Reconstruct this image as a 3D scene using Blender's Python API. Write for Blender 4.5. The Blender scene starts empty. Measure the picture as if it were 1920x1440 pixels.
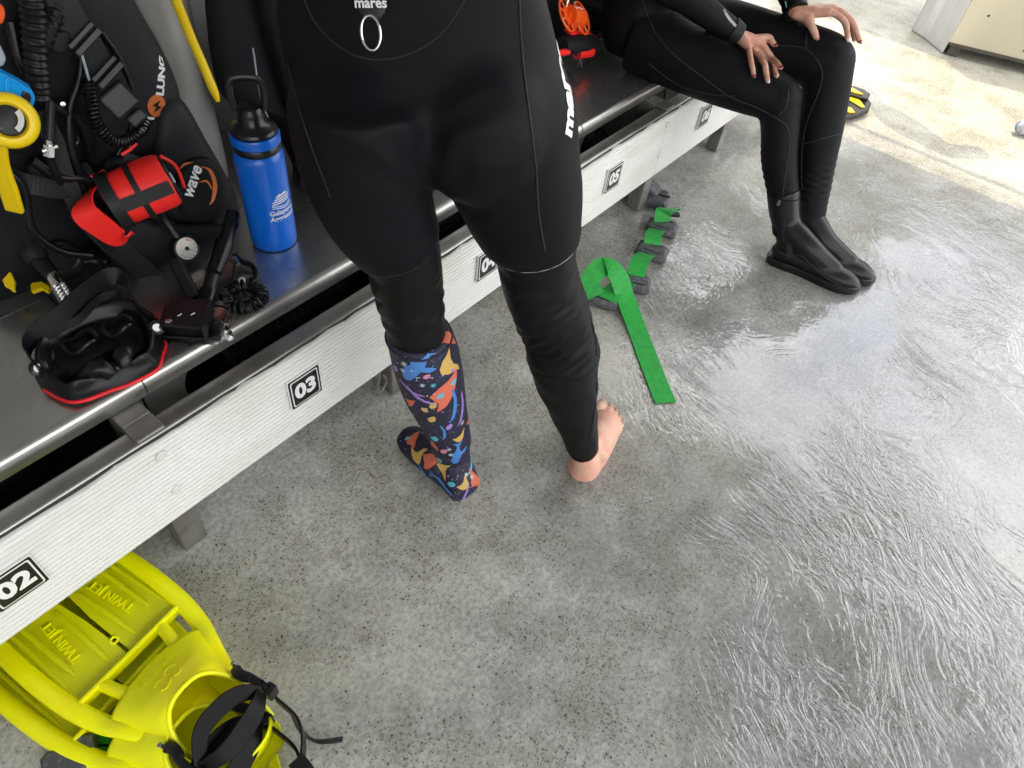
import bpy, bmesh, math, random
from math import sin, cos, pi, radians, sqrt
from mathutils import Vector, Matrix, Euler, noise as mnoise
from mathutils.bvhtree import BVHTree
random.seed(7)
SC = bpy.context.scene
COL = SC.collection
V = Vector

# ------------------------------------------------------------------ camera
CAM = V((-0.14824, -0.82433, 1.31623))
AX_R = V((0.62900642, -0.77127184, 0.09742008))
AX_U = V((0.53801134, 0.52233865, 0.66159363))
AX_F = V((0.56115481, 0.36373354, -0.74350736))
FOC = 1304.8
cam = bpy.data.cameras.new('camera'); camo = bpy.data.objects.new('camera', cam); COL.objects.link(camo)
cam.sensor_fit = 'HORIZONTAL'; cam.sensor_width = 36; cam.lens = FOC / 1920 * 36
cam.clip_start = 0.02; cam.clip_end = 6000
camo.matrix_world = Matrix(((AX_R.x, AX_U.x, -AX_F.x, CAM.x), (AX_R.y, AX_U.y, -AX_F.y, CAM.y), (AX_R.z, AX_U.z, -AX_F.z, CAM.z), (0, 0, 0, 1)))
SC.camera = camo

# ------------------------------------------------------------------ world, sun, exposure
SUN_EL = radians(74)
SUN_H = V((-0.75, -0.66, 0)).normalized()          # horizontal travel of the light
w = bpy.data.worlds.new('World'); SC.world = w; w.use_nodes = True
nt = w.node_tree
bg = nt.nodes['Background']
sky = nt.nodes.new('ShaderNodeTexSky'); sky.sky_type = 'NISHITA'; sky.sun_disc = False
sky.sun_elevation = SUN_EL
sky.sun_rotation = math.atan2(-SUN_H.x, -SUN_H.y)
sky.air_density = 1.0; sky.dust_density = 2.5; sky.ozone_density = 1.0
# bright broken cloud over the whole sky
gtc = nt.nodes.new('ShaderNodeTexCoord'); cn = nt.nodes.new('ShaderNodeTexNoise'); cn.inputs['Scale'].default_value = 2.6; cn.inputs['Detail'].default_value = 6
nt.links.new(gtc.outputs['Generated'], cn.inputs[0])
cr = nt.nodes.new('ShaderNodeMapRange'); cr.inputs[1].default_value = .36; cr.inputs[2].default_value = .62; cr.inputs[3].default_value = .35; cr.inputs[4].default_value = 1.0
nt.links.new(cn.outputs[0], cr.inputs[0])
cm = nt.nodes.new('ShaderNodeMix'); cm.data_type = 'RGBA'; cm.inputs[7].default_value = (10.5, 10.3, 10.0, 1)
nt.links.new(cr.outputs[0], cm.inputs[0]); nt.links.new(sky.outputs[0], cm.inputs[6])
nt.links.new(cm.outputs[2], bg.inputs[0]); bg.inputs[1].default_value = 0.15
sl = bpy.data.lights.new('sun', 'SUN'); sl.energy = 1.1; sl.angle = radians(0.5); sl.color = (1.0, 0.84, 0.56)
so = bpy.data.objects.new('sun', sl); COL.objects.link(so); so.location = (0, 0, 8)
sd = V((SUN_H.x * cos(SUN_EL), SUN_H.y * cos(SUN_EL), -sin(SUN_EL)))
so.rotation_euler = sd.to_track_quat('-Z', 'Y').to_euler()
SC.view_settings.view_transform = 'Standard'; SC.view_settings.look = 'None'
SC.view_settings.gamma = 1.0; SC.view_settings.use_curve_mapping = False
SC.view_settings.exposure = 1.58
SC.render.engine = 'CYCLES'
SC.cycles.use_denoising = True; SC.cycles.use_adaptive_sampling = True; SC.cycles.adaptive_threshold = 0.02
SC.cycles.max_bounces = 6; SC.cycles.diffuse_bounces = 4; SC.cycles.glossy_bounces = 4
SC.cycles.transmission_bounces = 8; SC.cycles.transparent_max_bounces = 8
SC.cycles.caustics_reflective = False; SC.cycles.caustics_refractive = False
SC.cycles.sample_clamp_indirect = 6.0

# ------------------------------------------------------------------ helpers
def at(px, py, x=None, y=None, z=None, d=None):
    """point of the place seen at a photo pixel, at a known x, y, z or distance"""
    q = AX_R * ((px - 960) / FOC) + AX_U * ((720 - py) / FOC) + AX_F
    if z is not None: t = (z - CAM.z) / q.z
    elif y is not None: t = (y - CAM.y) / q.y
    elif x is not None: t = (x - CAM.x) / q.x
    else: t = d
    return CAM + q * t
def depth(p): return (V(p) - CAM).dot(AX_F)
def near_line(px, py, a, b):
    """point on the pixel's sight line closest to the line a-b"""
    q = (AX_R * ((px - 960) / FOC) + AX_U * ((720 - py) / FOC) + AX_F).normalized()
    u = (b - a).normalized(); w0 = CAM - a
    bb = q.dot(u); dd = q.dot(w0); ee = u.dot(w0)
    return CAM + q * ((bb * ee - dd) / (1 - bb * bb))

def _in(n, k):
    return n.inputs[k]
def mat(name, col, rough=0.5, metal=0.0, spec=0.5, coat=0.0, bump=None, var=None, trans=0.0, ior=1.45, sss=0.0, sheen=0.0, coat_rough=0.05):
    m = bpy.data.materials.new(name); m.use_nodes = True
    t = m.node_tree; b = t.nodes['Principled BSDF']
    c = (*col, 1)
    b.inputs['Base Color'].default_value = c
    b.inputs['Roughness'].default_value = rough
    b.inputs['Metallic'].default_value = metal
    b.inputs['Specular IOR Level'].default_value = spec
    b.inputs['Coat Weight'].default_value = coat
    b.inputs['Coat Roughness'].default_value = coat_rough
    b.inputs['Transmission Weight'].default_value = trans
    b.inputs['IOR'].default_value = ior
    if sss:
        b.inputs['Subsurface Weight'].default_value = sss
        b.inputs['Subsurface Radius'].default_value = (0.012, 0.004, 0.002)
        b.inputs['Subsurface Scale'].default_value = 1.0
    if sheen:
        b.inputs['Sheen Weight'].default_value = sheen; b.inputs['Sheen Roughness'].default_value = 0.5
    tc = t.nodes.new('ShaderNodeTexCoord')
    def noise_tex(scale, detail=4, stretch=None, kind='noise'):
        n = t.nodes.new('ShaderNodeTexNoise' if kind == 'noise' else 'ShaderNodeTexVoronoi')
        n.inputs['Scale'].default_value = scale
        if kind == 'noise': n.inputs['Detail'].default_value = detail
        if stretch:
            mp = t.nodes.new('ShaderNodeMapping'); mp.inputs['Scale'].default_value = stretch
            t.links.new(tc.outputs['Object'], mp.inputs[0]); t.links.new(mp.outputs[0], n.inputs[0])
        else: t.links.new(tc.outputs['Object'], n.inputs[0])
        return n
    if var:            # (scale, second colour, contrast lo, hi, stretch)
        sc, c2, lo, hi = var[:4]
        n = noise_tex(sc, 5, var[4] if len(var) > 4 else None)
        rp = t.nodes.new('ShaderNodeMapRange'); rp.inputs[1].default_value = lo; rp.inputs[2].default_value = hi
        t.links.new(n.outputs[0], rp.inputs[0])
        mx = t.nodes.new('ShaderNodeMix'); mx.data_type = 'RGBA'
        mx.inputs[6].default_value = c; mx.inputs[7].default_value = (*c2, 1)
        t.links.new(rp.outputs[0], mx.inputs[0]); t.links.new(mx.outputs[2], b.inputs['Base Color'])
        rr = t.nodes.new('ShaderNodeMapRange'); rr.inputs[3].default_value = rough * 0.8; rr.inputs[4].default_value = min(1, rough * 1.25)
        t.links.new(n.outputs[0], rr.inputs[0]); t.links.new(rr.outputs[0], b.inputs['Roughness'])
    if bump:           # (scale, strength, distance, stretch)
        n = noise_tex(bump[0], 4, bump[3] if len(bump) > 3 else None)
        bp = t.nodes.new('ShaderNodeBump'); bp.inputs['Strength'].default_value = bump[1]; bp.inputs['Distance'].default_value = bump[2]
        t.links.new(n.outputs[0], bp.inputs['Height']); t.links.new(bp.outputs[0], b.inputs['Normal'])
    return m

class MB:
    """collects geometry that becomes one mesh"""
    def __init__(s): s.v = []; s.f = []; s.m = []; s.k = 0
    def add(s, vs, fs, k=None):
        o = len(s.v); s.v += [V(p) for p in vs]
        for f in fs: s.f.append([i + o for i in f]); s.m.append(s.k if k is None else k)
        return s
    def box(s, lo, hi, k=None, M=None):
        x0, y0, z0 = lo; x1, y1, z1 = hi
        vs = [V(p) for p in ((x0,y0,z0),(x1,y0,z0),(x1,y1,z0),(x0,y1,z0),(x0,y0,z1),(x1,y0,z1),(x1,y1,z1),(x0,y1,z1))]
        if M: vs = [M @ p for p in vs]
        return s.add(vs, [(0,3,2,1),(4,5,6,7),(0,1,5,4),(1,2,6,5),(2,3,7,6),(3,0,4,7)], k)
    def rings(s, rs, caps=True, closed=False, k=None):
        n = len(rs[0]); vs = [p for r in rs for p in r]; fs = []
        m = len(rs)
        for i in range(m if closed else m - 1):
            a = i * n; b = ((i + 1) % m) * n
            for j in range(n):
                j2 = (j + 1) % n
                fs.append((a + j, a + j2, b + j2, b + j))
        if caps and not closed:
            fs.append(tuple(range(n - 1, -1, -1))); fs.append(tuple(range((m - 1) * n, m * n)))
        return s.add(vs, fs, k)
    def tube(s, path, r, seg=12, caps=True, closed=False, k=None, flat=1.0, up=None):
        path = [V(p) for p in path]; n = len(path)
        rad = r if isinstance(r, (list, tuple)) else [r] * n
        rs = []; nrm = None
        for i, p in enumerate(path):
            a = path[i - 1] if (i > 0 or closed) else path[0]
            b = path[(i + 1) % n] if (i < n - 1 or closed) else path[-1]
            t = (b - a).normalized()
            if nrm is None:
                ref = V(up) if up else (V((0, 0, 1)) if abs(t.z) < .9 else V((1, 0, 0)))
                nrm = (ref - t * ref.dot(t)).normalized()
            else: nrm = (nrm - t * nrm.dot(t)).normalized()
            bn = t.cross(nrm)
            rs.append([p + nrm * (cos(2*pi*j/seg) * rad[i] * flat) + bn * (sin(2*pi*j/seg) * rad[i]) for j in range(seg)])
        return s.rings(rs, caps, closed, k)
    def cyl(s, a, b, r0, r1=None, seg=24, k=None):
        a = V(a); b = V(b)
        return s.tube([a, b], [r0, r0 if r1 is None else r1], seg, k=k)
    def lathe(s, org, axis, prof, seg=32, k=None):
        org = V(org); ax = V(axis).normalized()
        ref = V((1, 0, 0)) if abs(ax.x) < .9 else V((0, 1, 0))
        e1 = (ref - ax * ref.dot(ax)).normalized(); e2 = ax.cross(e1)
        return s.rings([[org + ax * h + (e1 * cos(2*pi*j/seg) + e2 * sin(2*pi*j/seg)) * max(r, 1e-5) for j in range(seg)] for r, h in prof], True, False, k)
    def ribbon(s, path, wid, th, side, k=None):
        """flat strap: path, width, thickness, side vector(s) across the strap"""
        path = [V(p) for p in path]; n = len(path); rs = []
        for i, p in enumerate(path):
            t = (path[min(i + 1, n - 1)] - path[max(i - 1, 0)]).normalized()
            sd_ = V(side[i] if isinstance(side, list) else side)
            sd_ = (sd_ - t * sd_.dot(t)).normalized(); nn = t.cross(sd_)
            ww = (wid[i] if isinstance(wid, list) else wid) / 2
            rs.append([p + sd_ * ww + nn * th / 2, p - sd_ * ww + nn * th / 2, p - sd_ * ww - nn * th / 2, p + sd_ * ww - nn * th / 2])
        return s.rings(rs, True, False, k)
    def prism(s, poly, d, k=None):
        """extrude a 3D polygon by the vector d"""
        poly = [V(p) for p in poly]; d = V(d); n = len(poly)
        vs = poly + [p + d for p in poly]
        fs = [tuple(range(n - 1, -1, -1)), tuple(range(n, 2 * n))] + [(i, (i + 1) % n, n + (i + 1) % n, n + i) for i in range(n)]
        return s.add(vs, fs, k)
    def pad(s, poly, nrm, th, back=0.25, k=None, c=None):
        """stuffed cushion over a star-shaped 3D outline"""
        poly = [V(p) for p in poly]; n = len(poly); nrm = V(nrm).normalized()
        c = V(c) if c is not None else sum(poly, V()) / n
        rs = []
        for sc, h in ((.02, -1), (.6, -.9), (.9, -.55), (1, 0), (.985, .3), (.93, .62), (.82, .85), (.6, .97), (.3, 1.0), (.02, 1.0)):
            rs.append([c + (p - c) * sc + nrm * (h * th * (back if h < 0 else 1)) for p in poly])
        return s.rings(rs, True, False, k)
    def ball(s, c, r, seg=16, k=None, M=None):
        c = V(c); r = V(r) if not isinstance(r, (int, float)) else V((r, r, r))
        rs = []
        for i in range(seg // 2 + 1):
            th = pi * i / (seg // 2); th = min(max(th, .02), pi - .02)
            ring = [V((r.x * sin(th) * cos(2*pi*j/seg), r.y * sin(th) * sin(2*pi*j/seg), r.z * cos(th))) for j in range(seg)]
            rs.append([c + (M @ p if M else p) for p in ring])
        return s.rings(rs[::-1], True, False, k)
    def coil(s, path, R, r, turns, seg=7, per=14, k=None):
        path = [V(p) for p in path]
        L = [0]
        for a, b in zip(path, path[1:]): L.append(L[-1] + (b - a).length)
        def pt(u):
            d = u * L[-1]
            for i in range(len(path) - 1):
                if d <= L[i + 1] or i == len(path) - 2:
                    f = (d - L[i]) / max(L[i + 1] - L[i], 1e-9)
                    return path[i].lerp(path[i + 1], f)
        N = int(turns * per); pts = []; nrm = None
        for i in range(N + 1):
            u = i / N; p = pt(u); t = (pt(min(1, u + .01)) - pt(max(0, u - .01))).normalized()
            if nrm is None: nrm = t.orthogonal().normalized()
            nrm = (nrm - t * nrm.dot(t)).normalized(); bn = t.cross(nrm)
            a = 2 * pi * i / per
            pts.append(p + (nrm * cos(a) + bn * sin(a)) * R)
        return s.tube(pts, r, seg, k=k)

ORG = {}
def bez(pts, n=8):
    """Catmull-Rom curve through points"""
    pts = [V(p) for p in pts]; out = []
    P = [pts[0] * 2 - pts[1]] + pts + [pts[-1] * 2 - pts[-2]]
    for i in range(1, len(P) - 2):
        for j in range(n):
            t = j / n
            out.append(.5 * ((2 * P[i]) + (P[i+1] - P[i-1]) * t + (2*P[i-1] - 5*P[i] + 4*P[i+1] - P[i+2]) * t*t + (3*P[i] - P[i-1] - 3*P[i+1] + P[i+2]) * t**3))
    return out + [pts[-1]]
def interp(tab, t):
    for (a, b) in zip(tab, tab[1:]):
        if t <= b[0]:
            f = (t - a[0]) / (b[0] - a[0]); f = max(0, min(1, f))
            return [x + (y - x) * f for x, y in zip(a[1:], b[1:])]
    return list(tab[-1][1:])

def thing(name, label, cat, loc, group=None):
    o = bpy.data.objects.new(name, None); COL.objects.link(o); o.empty_display_size = .05
    o.location = loc; ORG[o] = V(loc); o['label'] = label; o['category'] = cat
    if group: o['group'] = group
    return o
def link_mesh(name, me, mats, parent, loc=None):
    o = bpy.data.objects.new(name, me); COL.objects.link(o)
    for m in (mats if isinstance(mats, (list, tuple)) else [mats]): me.materials.append(m)
    if parent is not None:
        o.parent = parent; ORG[o] = ORG[parent]
    else:
        o.location = loc or (0, 0, 0); ORG[o] = V(loc or (0, 0, 0))
    return o
def obj(name, mb, mats, parent=None, loc=None, smooth=True, ang=40, bevel=0, sub=0, seg=2):
    me = bpy.data.meshes.new(name)
    og = ORG[parent] if parent is not None else V(loc or (0, 0, 0))
    me.from_pydata([tuple(p - og) for p in mb.v], [], mb.f)
    me.polygons.foreach_set('material_index', mb.m)
    bm = bmesh.new(); bm.from_mesh(me); bmesh.ops.recalc_face_normals(bm, faces=bm.faces); bm.to_mesh(me); bm.free()
    if smooth:
        me.polygons.foreach_set('use_smooth', [True] * len(me.polygons))
        if ang: me.set_sharp_from_angle(angle=radians(ang))
    me.update()
    o = link_mesh(name, me, mats, parent, loc)
    if bevel:
        b = o.modifiers.new('bevel', 'BEVEL'); b.width = bevel; b.segments = seg; b.limit_method = 'ANGLE'; b.angle_limit = radians(35)
    if sub:
        b = o.modifiers.new('sub', 'SUBSURF'); b.levels = sub; b.render_levels = sub
    return o
def tag(o, label, cat, group=None, kind=None):
    if label: o['label'] = label
    if cat: o['category'] = cat
    if group: o['group'] = group
    if kind: o['kind'] = kind
    return o
def struct(o, label=None):
    o['kind'] = 'structure'
    if label: o['label'] = label
    return o
def remesh(mb, voxel, smooth=6, fac=.5):
    """fuse overlapping shapes into one continuous skin; returns an MB"""
    me = bpy.data.meshes.new('tmp'); me.from_pydata([tuple(p) for p in mb.v], [], mb.f)
    bm = bmesh.new(); bm.from_mesh(me); bmesh.ops.recalc_face_normals(bm, faces=bm.faces); bm.to_mesh(me); bm.free()
    o = bpy.data.objects.new('tmp', me); COL.objects.link(o)
    r = o.modifiers.new('r', 'REMESH'); r.mode = 'VOXEL'; r.voxel_size = voxel
    if smooth:
        sm = o.modifiers.new('s', 'SMOOTH'); sm.iterations = smooth; sm.factor = fac
    dg = bpy.context.evaluated_depsgraph_get(); ev = o.evaluated_get(dg); m2 = ev.to_mesh()
    out = MB(); out.v = [v.co.copy() for v in m2.vertices]; out.f = [list(p.vertices) for p in m2.polygons]; out.m = [0] * len(out.f)
    ev.to_mesh_clear(); bpy.data.objects.remove(o); bpy.data.meshes.remove(me)
    return out
def bvh(mb): return BVHTree.FromPolygons([tuple(p) for p in mb.v], mb.f)
def text_mb(s, size, off=0.0, ext=0.0008, shear=0.0, sx=1.0, align='CENTER', res=3):
    c = bpy.data.curves.new('t', 'FONT'); c.body = s; c.size = size; c.offset = off; c.extrude = ext; c.shear = shear
    c.align_x = align; c.align_y = 'CENTER'; c.resolution_u = res
    o = bpy.data.objects.new('t', c); COL.objects.link(o)
    dg = bpy.context.evaluated_depsgraph_get(); ev = o.evaluated_get(dg); m = ev.to_mesh()
    out = MB(); out.v = [V((v.co.x * sx, v.co.y, v.co.z)) for v in m.vertices]; out.f = [list(p.vertices) for p in m.polygons]; out.m = [0] * len(out.f)
    ev.to_mesh_clear(); bpy.data.objects.remove(o); bpy.data.curves.remove(c)
    return out
def place(mb, o, ex, ey):
    """move a flat shape drawn in x,y onto the plane o, ex, ey"""
    ex = V(ex).normalized(); ey = V(ey); ey = (ey - ex * ey.dot(ex)).normalized(); ez = ex.cross(ey); o = V(o)
    mb.v = [o + ex * p.x + ey * p.y + ez * p.z for p in mb.v]
    return mb
def cut(mb, k=1):
    """split long faces so that a flat shape can wrap round a curve"""
    bm = bmesh.new(); vs = [bm.verts.new(p) for p in mb.v]
    for f in mb.f:
        try: bm.faces.new([vs[i] for i in f])
        except ValueError: pass
    bmesh.ops.triangulate(bm, faces=bm.faces[:])
    for _ in range(k): bmesh.ops.subdivide_edges(bm, edges=bm.edges[:], cuts=1, use_grid_fill=True)
    bm.verts.ensure_lookup_table(); bm.verts.index_update()
    out = MB(); out.v = [v.co.copy() for v in bm.verts]; out.f = [[v.index for v in f.verts] for f in bm.faces]; out.m = [0] * len(out.f)
    bm.free(); return out
def wrap(mb, tree, lift=0.0008, face=False):
    """lay a flat shape on a curved surface"""
    for i, p in enumerate(mb.v):
        q, n, _, _ = tree.find_nearest(p)
        if q is not None: mb.v[i] = q + (n if n.dot(CAM - q) > 0 or not face else -n) * lift
    return mb

# ------------------------------------------------------------------ materials
M = {}
def brushed(name, base, rough, stretch=(2, 60, 60), grime=(.12, .115, .10), lo=.45, hi=.8):
    return mat(name, base, rough, metal=.9, var=(6, grime, lo, hi), bump=(40, .12, .0006, stretch))
M['steel'] = brushed('brushed_steel', (.50, .49, .47), .33)
M['steel_seat'] = mat('seat_steel', (.56, .55, .53), .27, metal=.92, var=(5, (.36, .35, .335), .35, .75), bump=(30, .10, .0008, (3, 40, 40)))
M['steel_dull'] = mat('dull_steel', (.33, .32, .30), .5, metal=.8, var=(9, (.15, .14, .12), .4, .7), bump=(60, .2, .0008))
M['rail'] = mat('rail_steel', (.34, .335, .32), .36, metal=.85, var=(7, (.14, .135, .12), .4, .75), bump=(30, .12, .0007, (2, 50, 50)))
M['white_board'] = mat('white_board', (.66, .655, .63), .5, var=(4.5, (.47, .45, .39), .50, .85, (.6, 1.6, 1.6)), bump=(70, .06, .0005))
M['black_print'] = mat('black_print', (.012, .012, .012), .35)
M['white_print'] = mat('white_print', (.78, .78, .77), .4)
M['sealant'] = mat('sealant', (.05, .048, .045), .6, bump=(120, .5, .002))
M['dark_tray'] = mat('dark_tray', (.07, .068, .065), .45, metal=.5, var=(8, (.03, .03, .028), .4, .7))
M['black_rubber'] = mat('black_rubber', (.008, .008, .009), .40, spec=.4, bump=(160, .15, .0006))
M['gloss_rubber'] = mat('gloss_rubber', (.0050, .0050, .0062), .28, spec=.28)
M['black_plastic'] = mat('black_plastic', (.008, .008, .0095), .3)
M['neoprene'] = mat('neoprene', (.0036, .0040, .0058), .60, spec=.16, var=(4, (.0052, .0056, .0076), .35, .7), bump=(900, .25, .0004))
M['neo_rib'] = mat('ribbed_neoprene', (.0052, .0054, .0062), .5, spec=.25, bump=(300, .4, .0008, (.4, .4, 6)))
M['legging'] = mat('legging', (.0046, .0045, .0050), .50, spec=.17, var=(7, (.0064, .0062, .0066), .35, .7), bump=(700, .2, .0004))
M['seam'] = mat('seam_thread', (.022, .023, .027), .6, spec=.3)
M['hem'] = mat('hem_piping', (.33, .34, .36), .6)
M['skin'] = mat('skin', (.55, .32, .235), .48, spec=.4, sss=.12, var=(45, (.50, .225, .165), .42, .64), bump=(420, .5, .0009))
M['skin_heel'] = mat('skin_foot', (.68, .42, .31), .5, spec=.4, sss=.12, var=(16, (.68, .30, .24), .45, .62), bump=(380, .5, .0009))
M['nail_red'] = mat('red_nail', (.20, .012, .018), .2, coat=.6)
M['nail_pale'] = mat('silver_nail', (.50, .42, .40), .2, coat=.6)
M['bcd'] = mat('pack_cloth', (.0075, .0076, .0095), .62, spec=.25, bump=(500, .35, .0006), var=(9, (.011, .011, .0135), .35, .7))
M['bcd_grey'] = mat('pack_grey_cloth', (.021, .021, .026), .62, spec=.3, bump=(600, .35, .0006), var=(6, (.016, .016, .020), .3, .7))
M['web'] = mat('webbing', (.011, .011, .012), .55, spec=.35, bump=(260, .5, .001))
M['blue'] = mat('blue_enamel', (.003, .125, .62), .30, coat=.2, bump=(500, .06, .0003))
M['blue_lt'] = mat('blue_plastic', (.0, .28, .72), .28)
M['yellow'] = mat('yellow_plastic', (.86, .60, .006), .36, bump=(120, .1, .0006))
M['fin_yellow'] = mat('fin_yellow', (.95, .95, .0), .36, var=(9, (.92, .80, .0), .52, .8), bump=(90, .08, .0006), sss=0.0)
M['fin_blade'] = mat('fin_blade_yellow', (.74, .77, .002), .40, var=(8, (.66, .65, .002), .4, .7), bump=(90, .1, .0006))
M['orange'] = mat('orange_plastic', (.85, .10, .012), .3)
M['orange_print'] = mat('orange_print', (.62, .16, .04), .5)
M['red'] = mat('red_cloth', (.85, .022, .016), .5, bump=(300, .25, .0008))
M['red_rubber'] = mat('red_rubber', (.62, .012, .016), .25)
M['green'] = mat('green_webbing', (.016, .35, .045), .55, var=(70, (.013, .30, .038), .40, .62), bump=(300, .9, .0014))
M['lead'] = mat('painted_lead', (.075, .078, .086), .52, var=(70, (.16, .165, .175), .52, .68), bump=(90, .45, .0015))
M['chrome'] = mat('chrome', (.72, .71, .69), .16, metal=1.0)
M['dial'] = mat('gauge_dial', (.66, .65, .58), .3)
M['tank'] = mat('tank_paint', (.27, .265, .25), .5, var=(10, (.36, .35, .33), .4, .7), bump=(40, .25, .001))
M['clear'] = mat('clear_plastic', (.93, .95, .97), .03, trans=1.0, ior=1.10, spec=.3)
M['grey_plastic'] = mat('grey_plastic', (.34, .37, .42), .35)
M['mint'] = mat('mint_print', (.16, .46, .36), .5)
M['cream'] = mat('cream_paint', (.58, .53, .40), .4, var=(2.2, (.44, .40, .30), .45, .75, (1, 1, .5)), bump=(40, .1, .001))
M['pale_steel'] = mat('pale_steel', (.56, .56, .55), .34, metal=.6, var=(5, (.42, .42, .42), .4, .7, (3, 3, .5)))
M['grime'] = mat('grime', (.07, .062, .045), .7, bump=(60, .4, .002))
M['roof_white'] = mat('roof_white', (.82, .82, .80), .5)
M['wall_grey'] = mat('wall_paint', (.32, .32, .31), .6)
M['hair'] = mat('hair', (.03, .018, .01), .5, bump=(80, .5, .003, (8, 8, .6)))

# ------------------------------------------------------------------ deck
def deck_material():
    m = bpy.data.materials.new('wet_deck_paint'); m.use_nodes = True
    t = m.node_tree; b = t.nodes['Principled BSDF']; L = t.links
    tc = t.nodes.new('ShaderNodeTexCoord')
    def mp(sc=(1, 1, 1), rot=0.0, loc=(0, 0, 0)):
        n = t.nodes.new('ShaderNodeMapping'); n.inputs['Scale'].default_value = sc; n.inputs['Rotation'].default_value = (0, 0, rot); n.inputs['Location'].default_value = loc
        L.new(tc.outputs['Object'], n.inputs[0]); return n.outputs[0]
    def along(sc, rot):      # turn first, then stretch
        n = t.nodes.new('ShaderNodeMapping'); n.vector_type = 'TEXTURE'; n.inputs['Scale'].default_value = sc; n.inputs['Rotation'].default_value = (0, 0, rot)
        wn = t.nodes.new('ShaderNodeTexNoise'); wn.inputs['Scale'].default_value = 1.9; wn.inputs['Detail'].default_value = 1; L.new(tc.outputs['Object'], wn.inputs[0])
        wa = t.nodes.new('ShaderNodeVectorMath'); wa.operation = 'MULTIPLY_ADD'; wa.inputs[1].default_value = (.48, .48, 0); L.new(wn.outputs['Color'], wa.inputs[0]); L.new(tc.outputs['Object'], wa.inputs[2])
        L.new(wa.outputs[0], n.inputs[0]); return n.outputs[0]
    def nz(scale, detail=4, vec=None, rough=.55, dist=0.0):
        n = t.nodes.new('ShaderNodeTexNoise'); n.inputs['Scale'].default_value = scale; n.inputs['Detail'].default_value = detail
        n.inputs['Roughness'].default_value = rough; n.inputs['Distortion'].default_value = dist
        L.new(vec if vec else tc.outputs['Object'], n.inputs[0]); return n.outputs[0]
    def rng(s, a, bb, c=0.0, d=1.0):
        n = t.nodes.new('ShaderNodeMapRange'); n.inputs[1].default_value = a; n.inputs[2].default_value = bb; n.inputs[3].default_value = c; n.inputs[4].default_value = d
        L.new(s, n.inputs[0]); return n.outputs[0]
    def mth(op, a, bb=None):
        n = t.nodes.new('ShaderNodeMath'); n.operation = op
        for i, x in enumerate((a, bb)):
            if x is None: continue
            if isinstance(x, (int, float)): n.inputs[i].default_value = x
            else: L.new(x, n.inputs[i])
        return n.outputs[0]
    def mixc(f, a, bb, mode='MIX'):
        n = t.nodes.new('ShaderNodeMix'); n.data_type = 'RGBA'; n.blend_type = mode
        for i, x in ((0, f), (6, a), (7, bb)):
            if isinstance(x, (int, float)): n.inputs[i].default_value = x
            elif isinstance(x, tuple): n.inputs[i].default_value = (*x, 1)
            else: L.new(x, n.inputs[i])
        return n.outputs[2]
    big = nz(1.3, 3); mid = nz(9, 5, rough=.68); fine = nz(95, 3, rough=.75)
    c = mixc(rng(mid, .35, .68), (.66, .652, .615), (.54, .533, .497))
    c = mixc(rng(big, .50, .72, 0, .6), c, (.50, .46, .34))
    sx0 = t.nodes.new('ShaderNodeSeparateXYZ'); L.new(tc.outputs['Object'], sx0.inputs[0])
    aft_tint = mth('MULTIPLY', rng(sx0.outputs[0], 2.5, 3.4, 0, 1), rng(mid, .30, .60, .25, .55))     # yellowed paint on the aft deck, with warm sunlight tone put into the colour
    c = mixc(aft_tint, c, (.47, .435, .30))
    c = mixc(rng(fine, .40, .62, 0, .66), c, (.28, .277, .255))
    # dark pits in the non-skid coat, denser in worn patches
    vo = t.nodes.new('ShaderNodeTexVoronoi'); vo.inputs['Scale'].default_value = 190; L.new(tc.outputs['Object'], vo.inputs[0])
    vo2 = t.nodes.new('ShaderNodeTexVoronoi'); vo2.inputs['Scale'].default_value = 90; L.new(tc.outputs['Object'], vo2.inputs[0])
    sep = t.nodes.new('ShaderNodeSeparateColor'); L.new(vo.outputs['Color'], sep.inputs[0])
    sep2 = t.nodes.new('ShaderNodeSeparateColor'); L.new(vo2.outputs['Color'], sep2.inputs[0])
    worn = rng(nz(3.4, 5, rough=.74), .45, .62)
    dens = mth('MULTIPLY_ADD', worn, .62); t.nodes[-1].inputs[2].default_value = .03
    keep = mth('LESS_THAN', sep.outputs[0], dens)
    spot = mth('MULTIPLY', rng(vo.outputs['Distance'], .38, .20), keep)
    keep2 = mth('LESS_THAN', sep2.outputs[0], mth('MULTIPLY', worn, .42))
    spot2 = mth('MULTIPLY', rng(vo2.outputs['Distance'], .30, .15), keep2)
    grit = mth('MULTIPLY', rng(nz(150, 2, rough=.8), .56, .66), rng(worn, 0, 1, .30, .85))
    spots = mth('MAXIMUM', mth('MAXIMUM', spot, spot2), grit)
    c = mixc(mth('MULTIPLY', worn, .48), c, (.225, .205, .150))
    c = mixc(mth('MULTIPLY', spots, .85), c, (.05, .046, .038))
    b.inputs['Roughness'].default_value = .50
    b.inputs['Specular IOR Level'].default_value = .35
    # base relief
    hb = mth('SUBTRACT', mth('MULTIPLY', fine, .35), mth('MULTIPLY', spots, .5))
    bp = t.nodes.new('ShaderNodeBump'); bp.inputs['Strength'].default_value = .45; bp.inputs['Distance'].default_value = .0018
    L.new(hb, bp.inputs['Height']); L.new(bp.outputs[0], b.inputs['Normal'])
    # running film of water, thicker towards the open stern side of the deck
    sx = t.nodes.new('ShaderNodeSeparateXYZ'); L.new(tc.outputs['Object'], sx.inputs[0])
    grad = mth('ADD', mth('MULTIPLY', sx.outputs[0], .10), mth('MULTIPLY', sx.outputs[1], -.34))
    patchy = nz(2.0, 4, rough=.62)
    flow = rng(mth('ADD', grad, mth('MULTIPLY', patchy, .8)), .50, .80)
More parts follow.
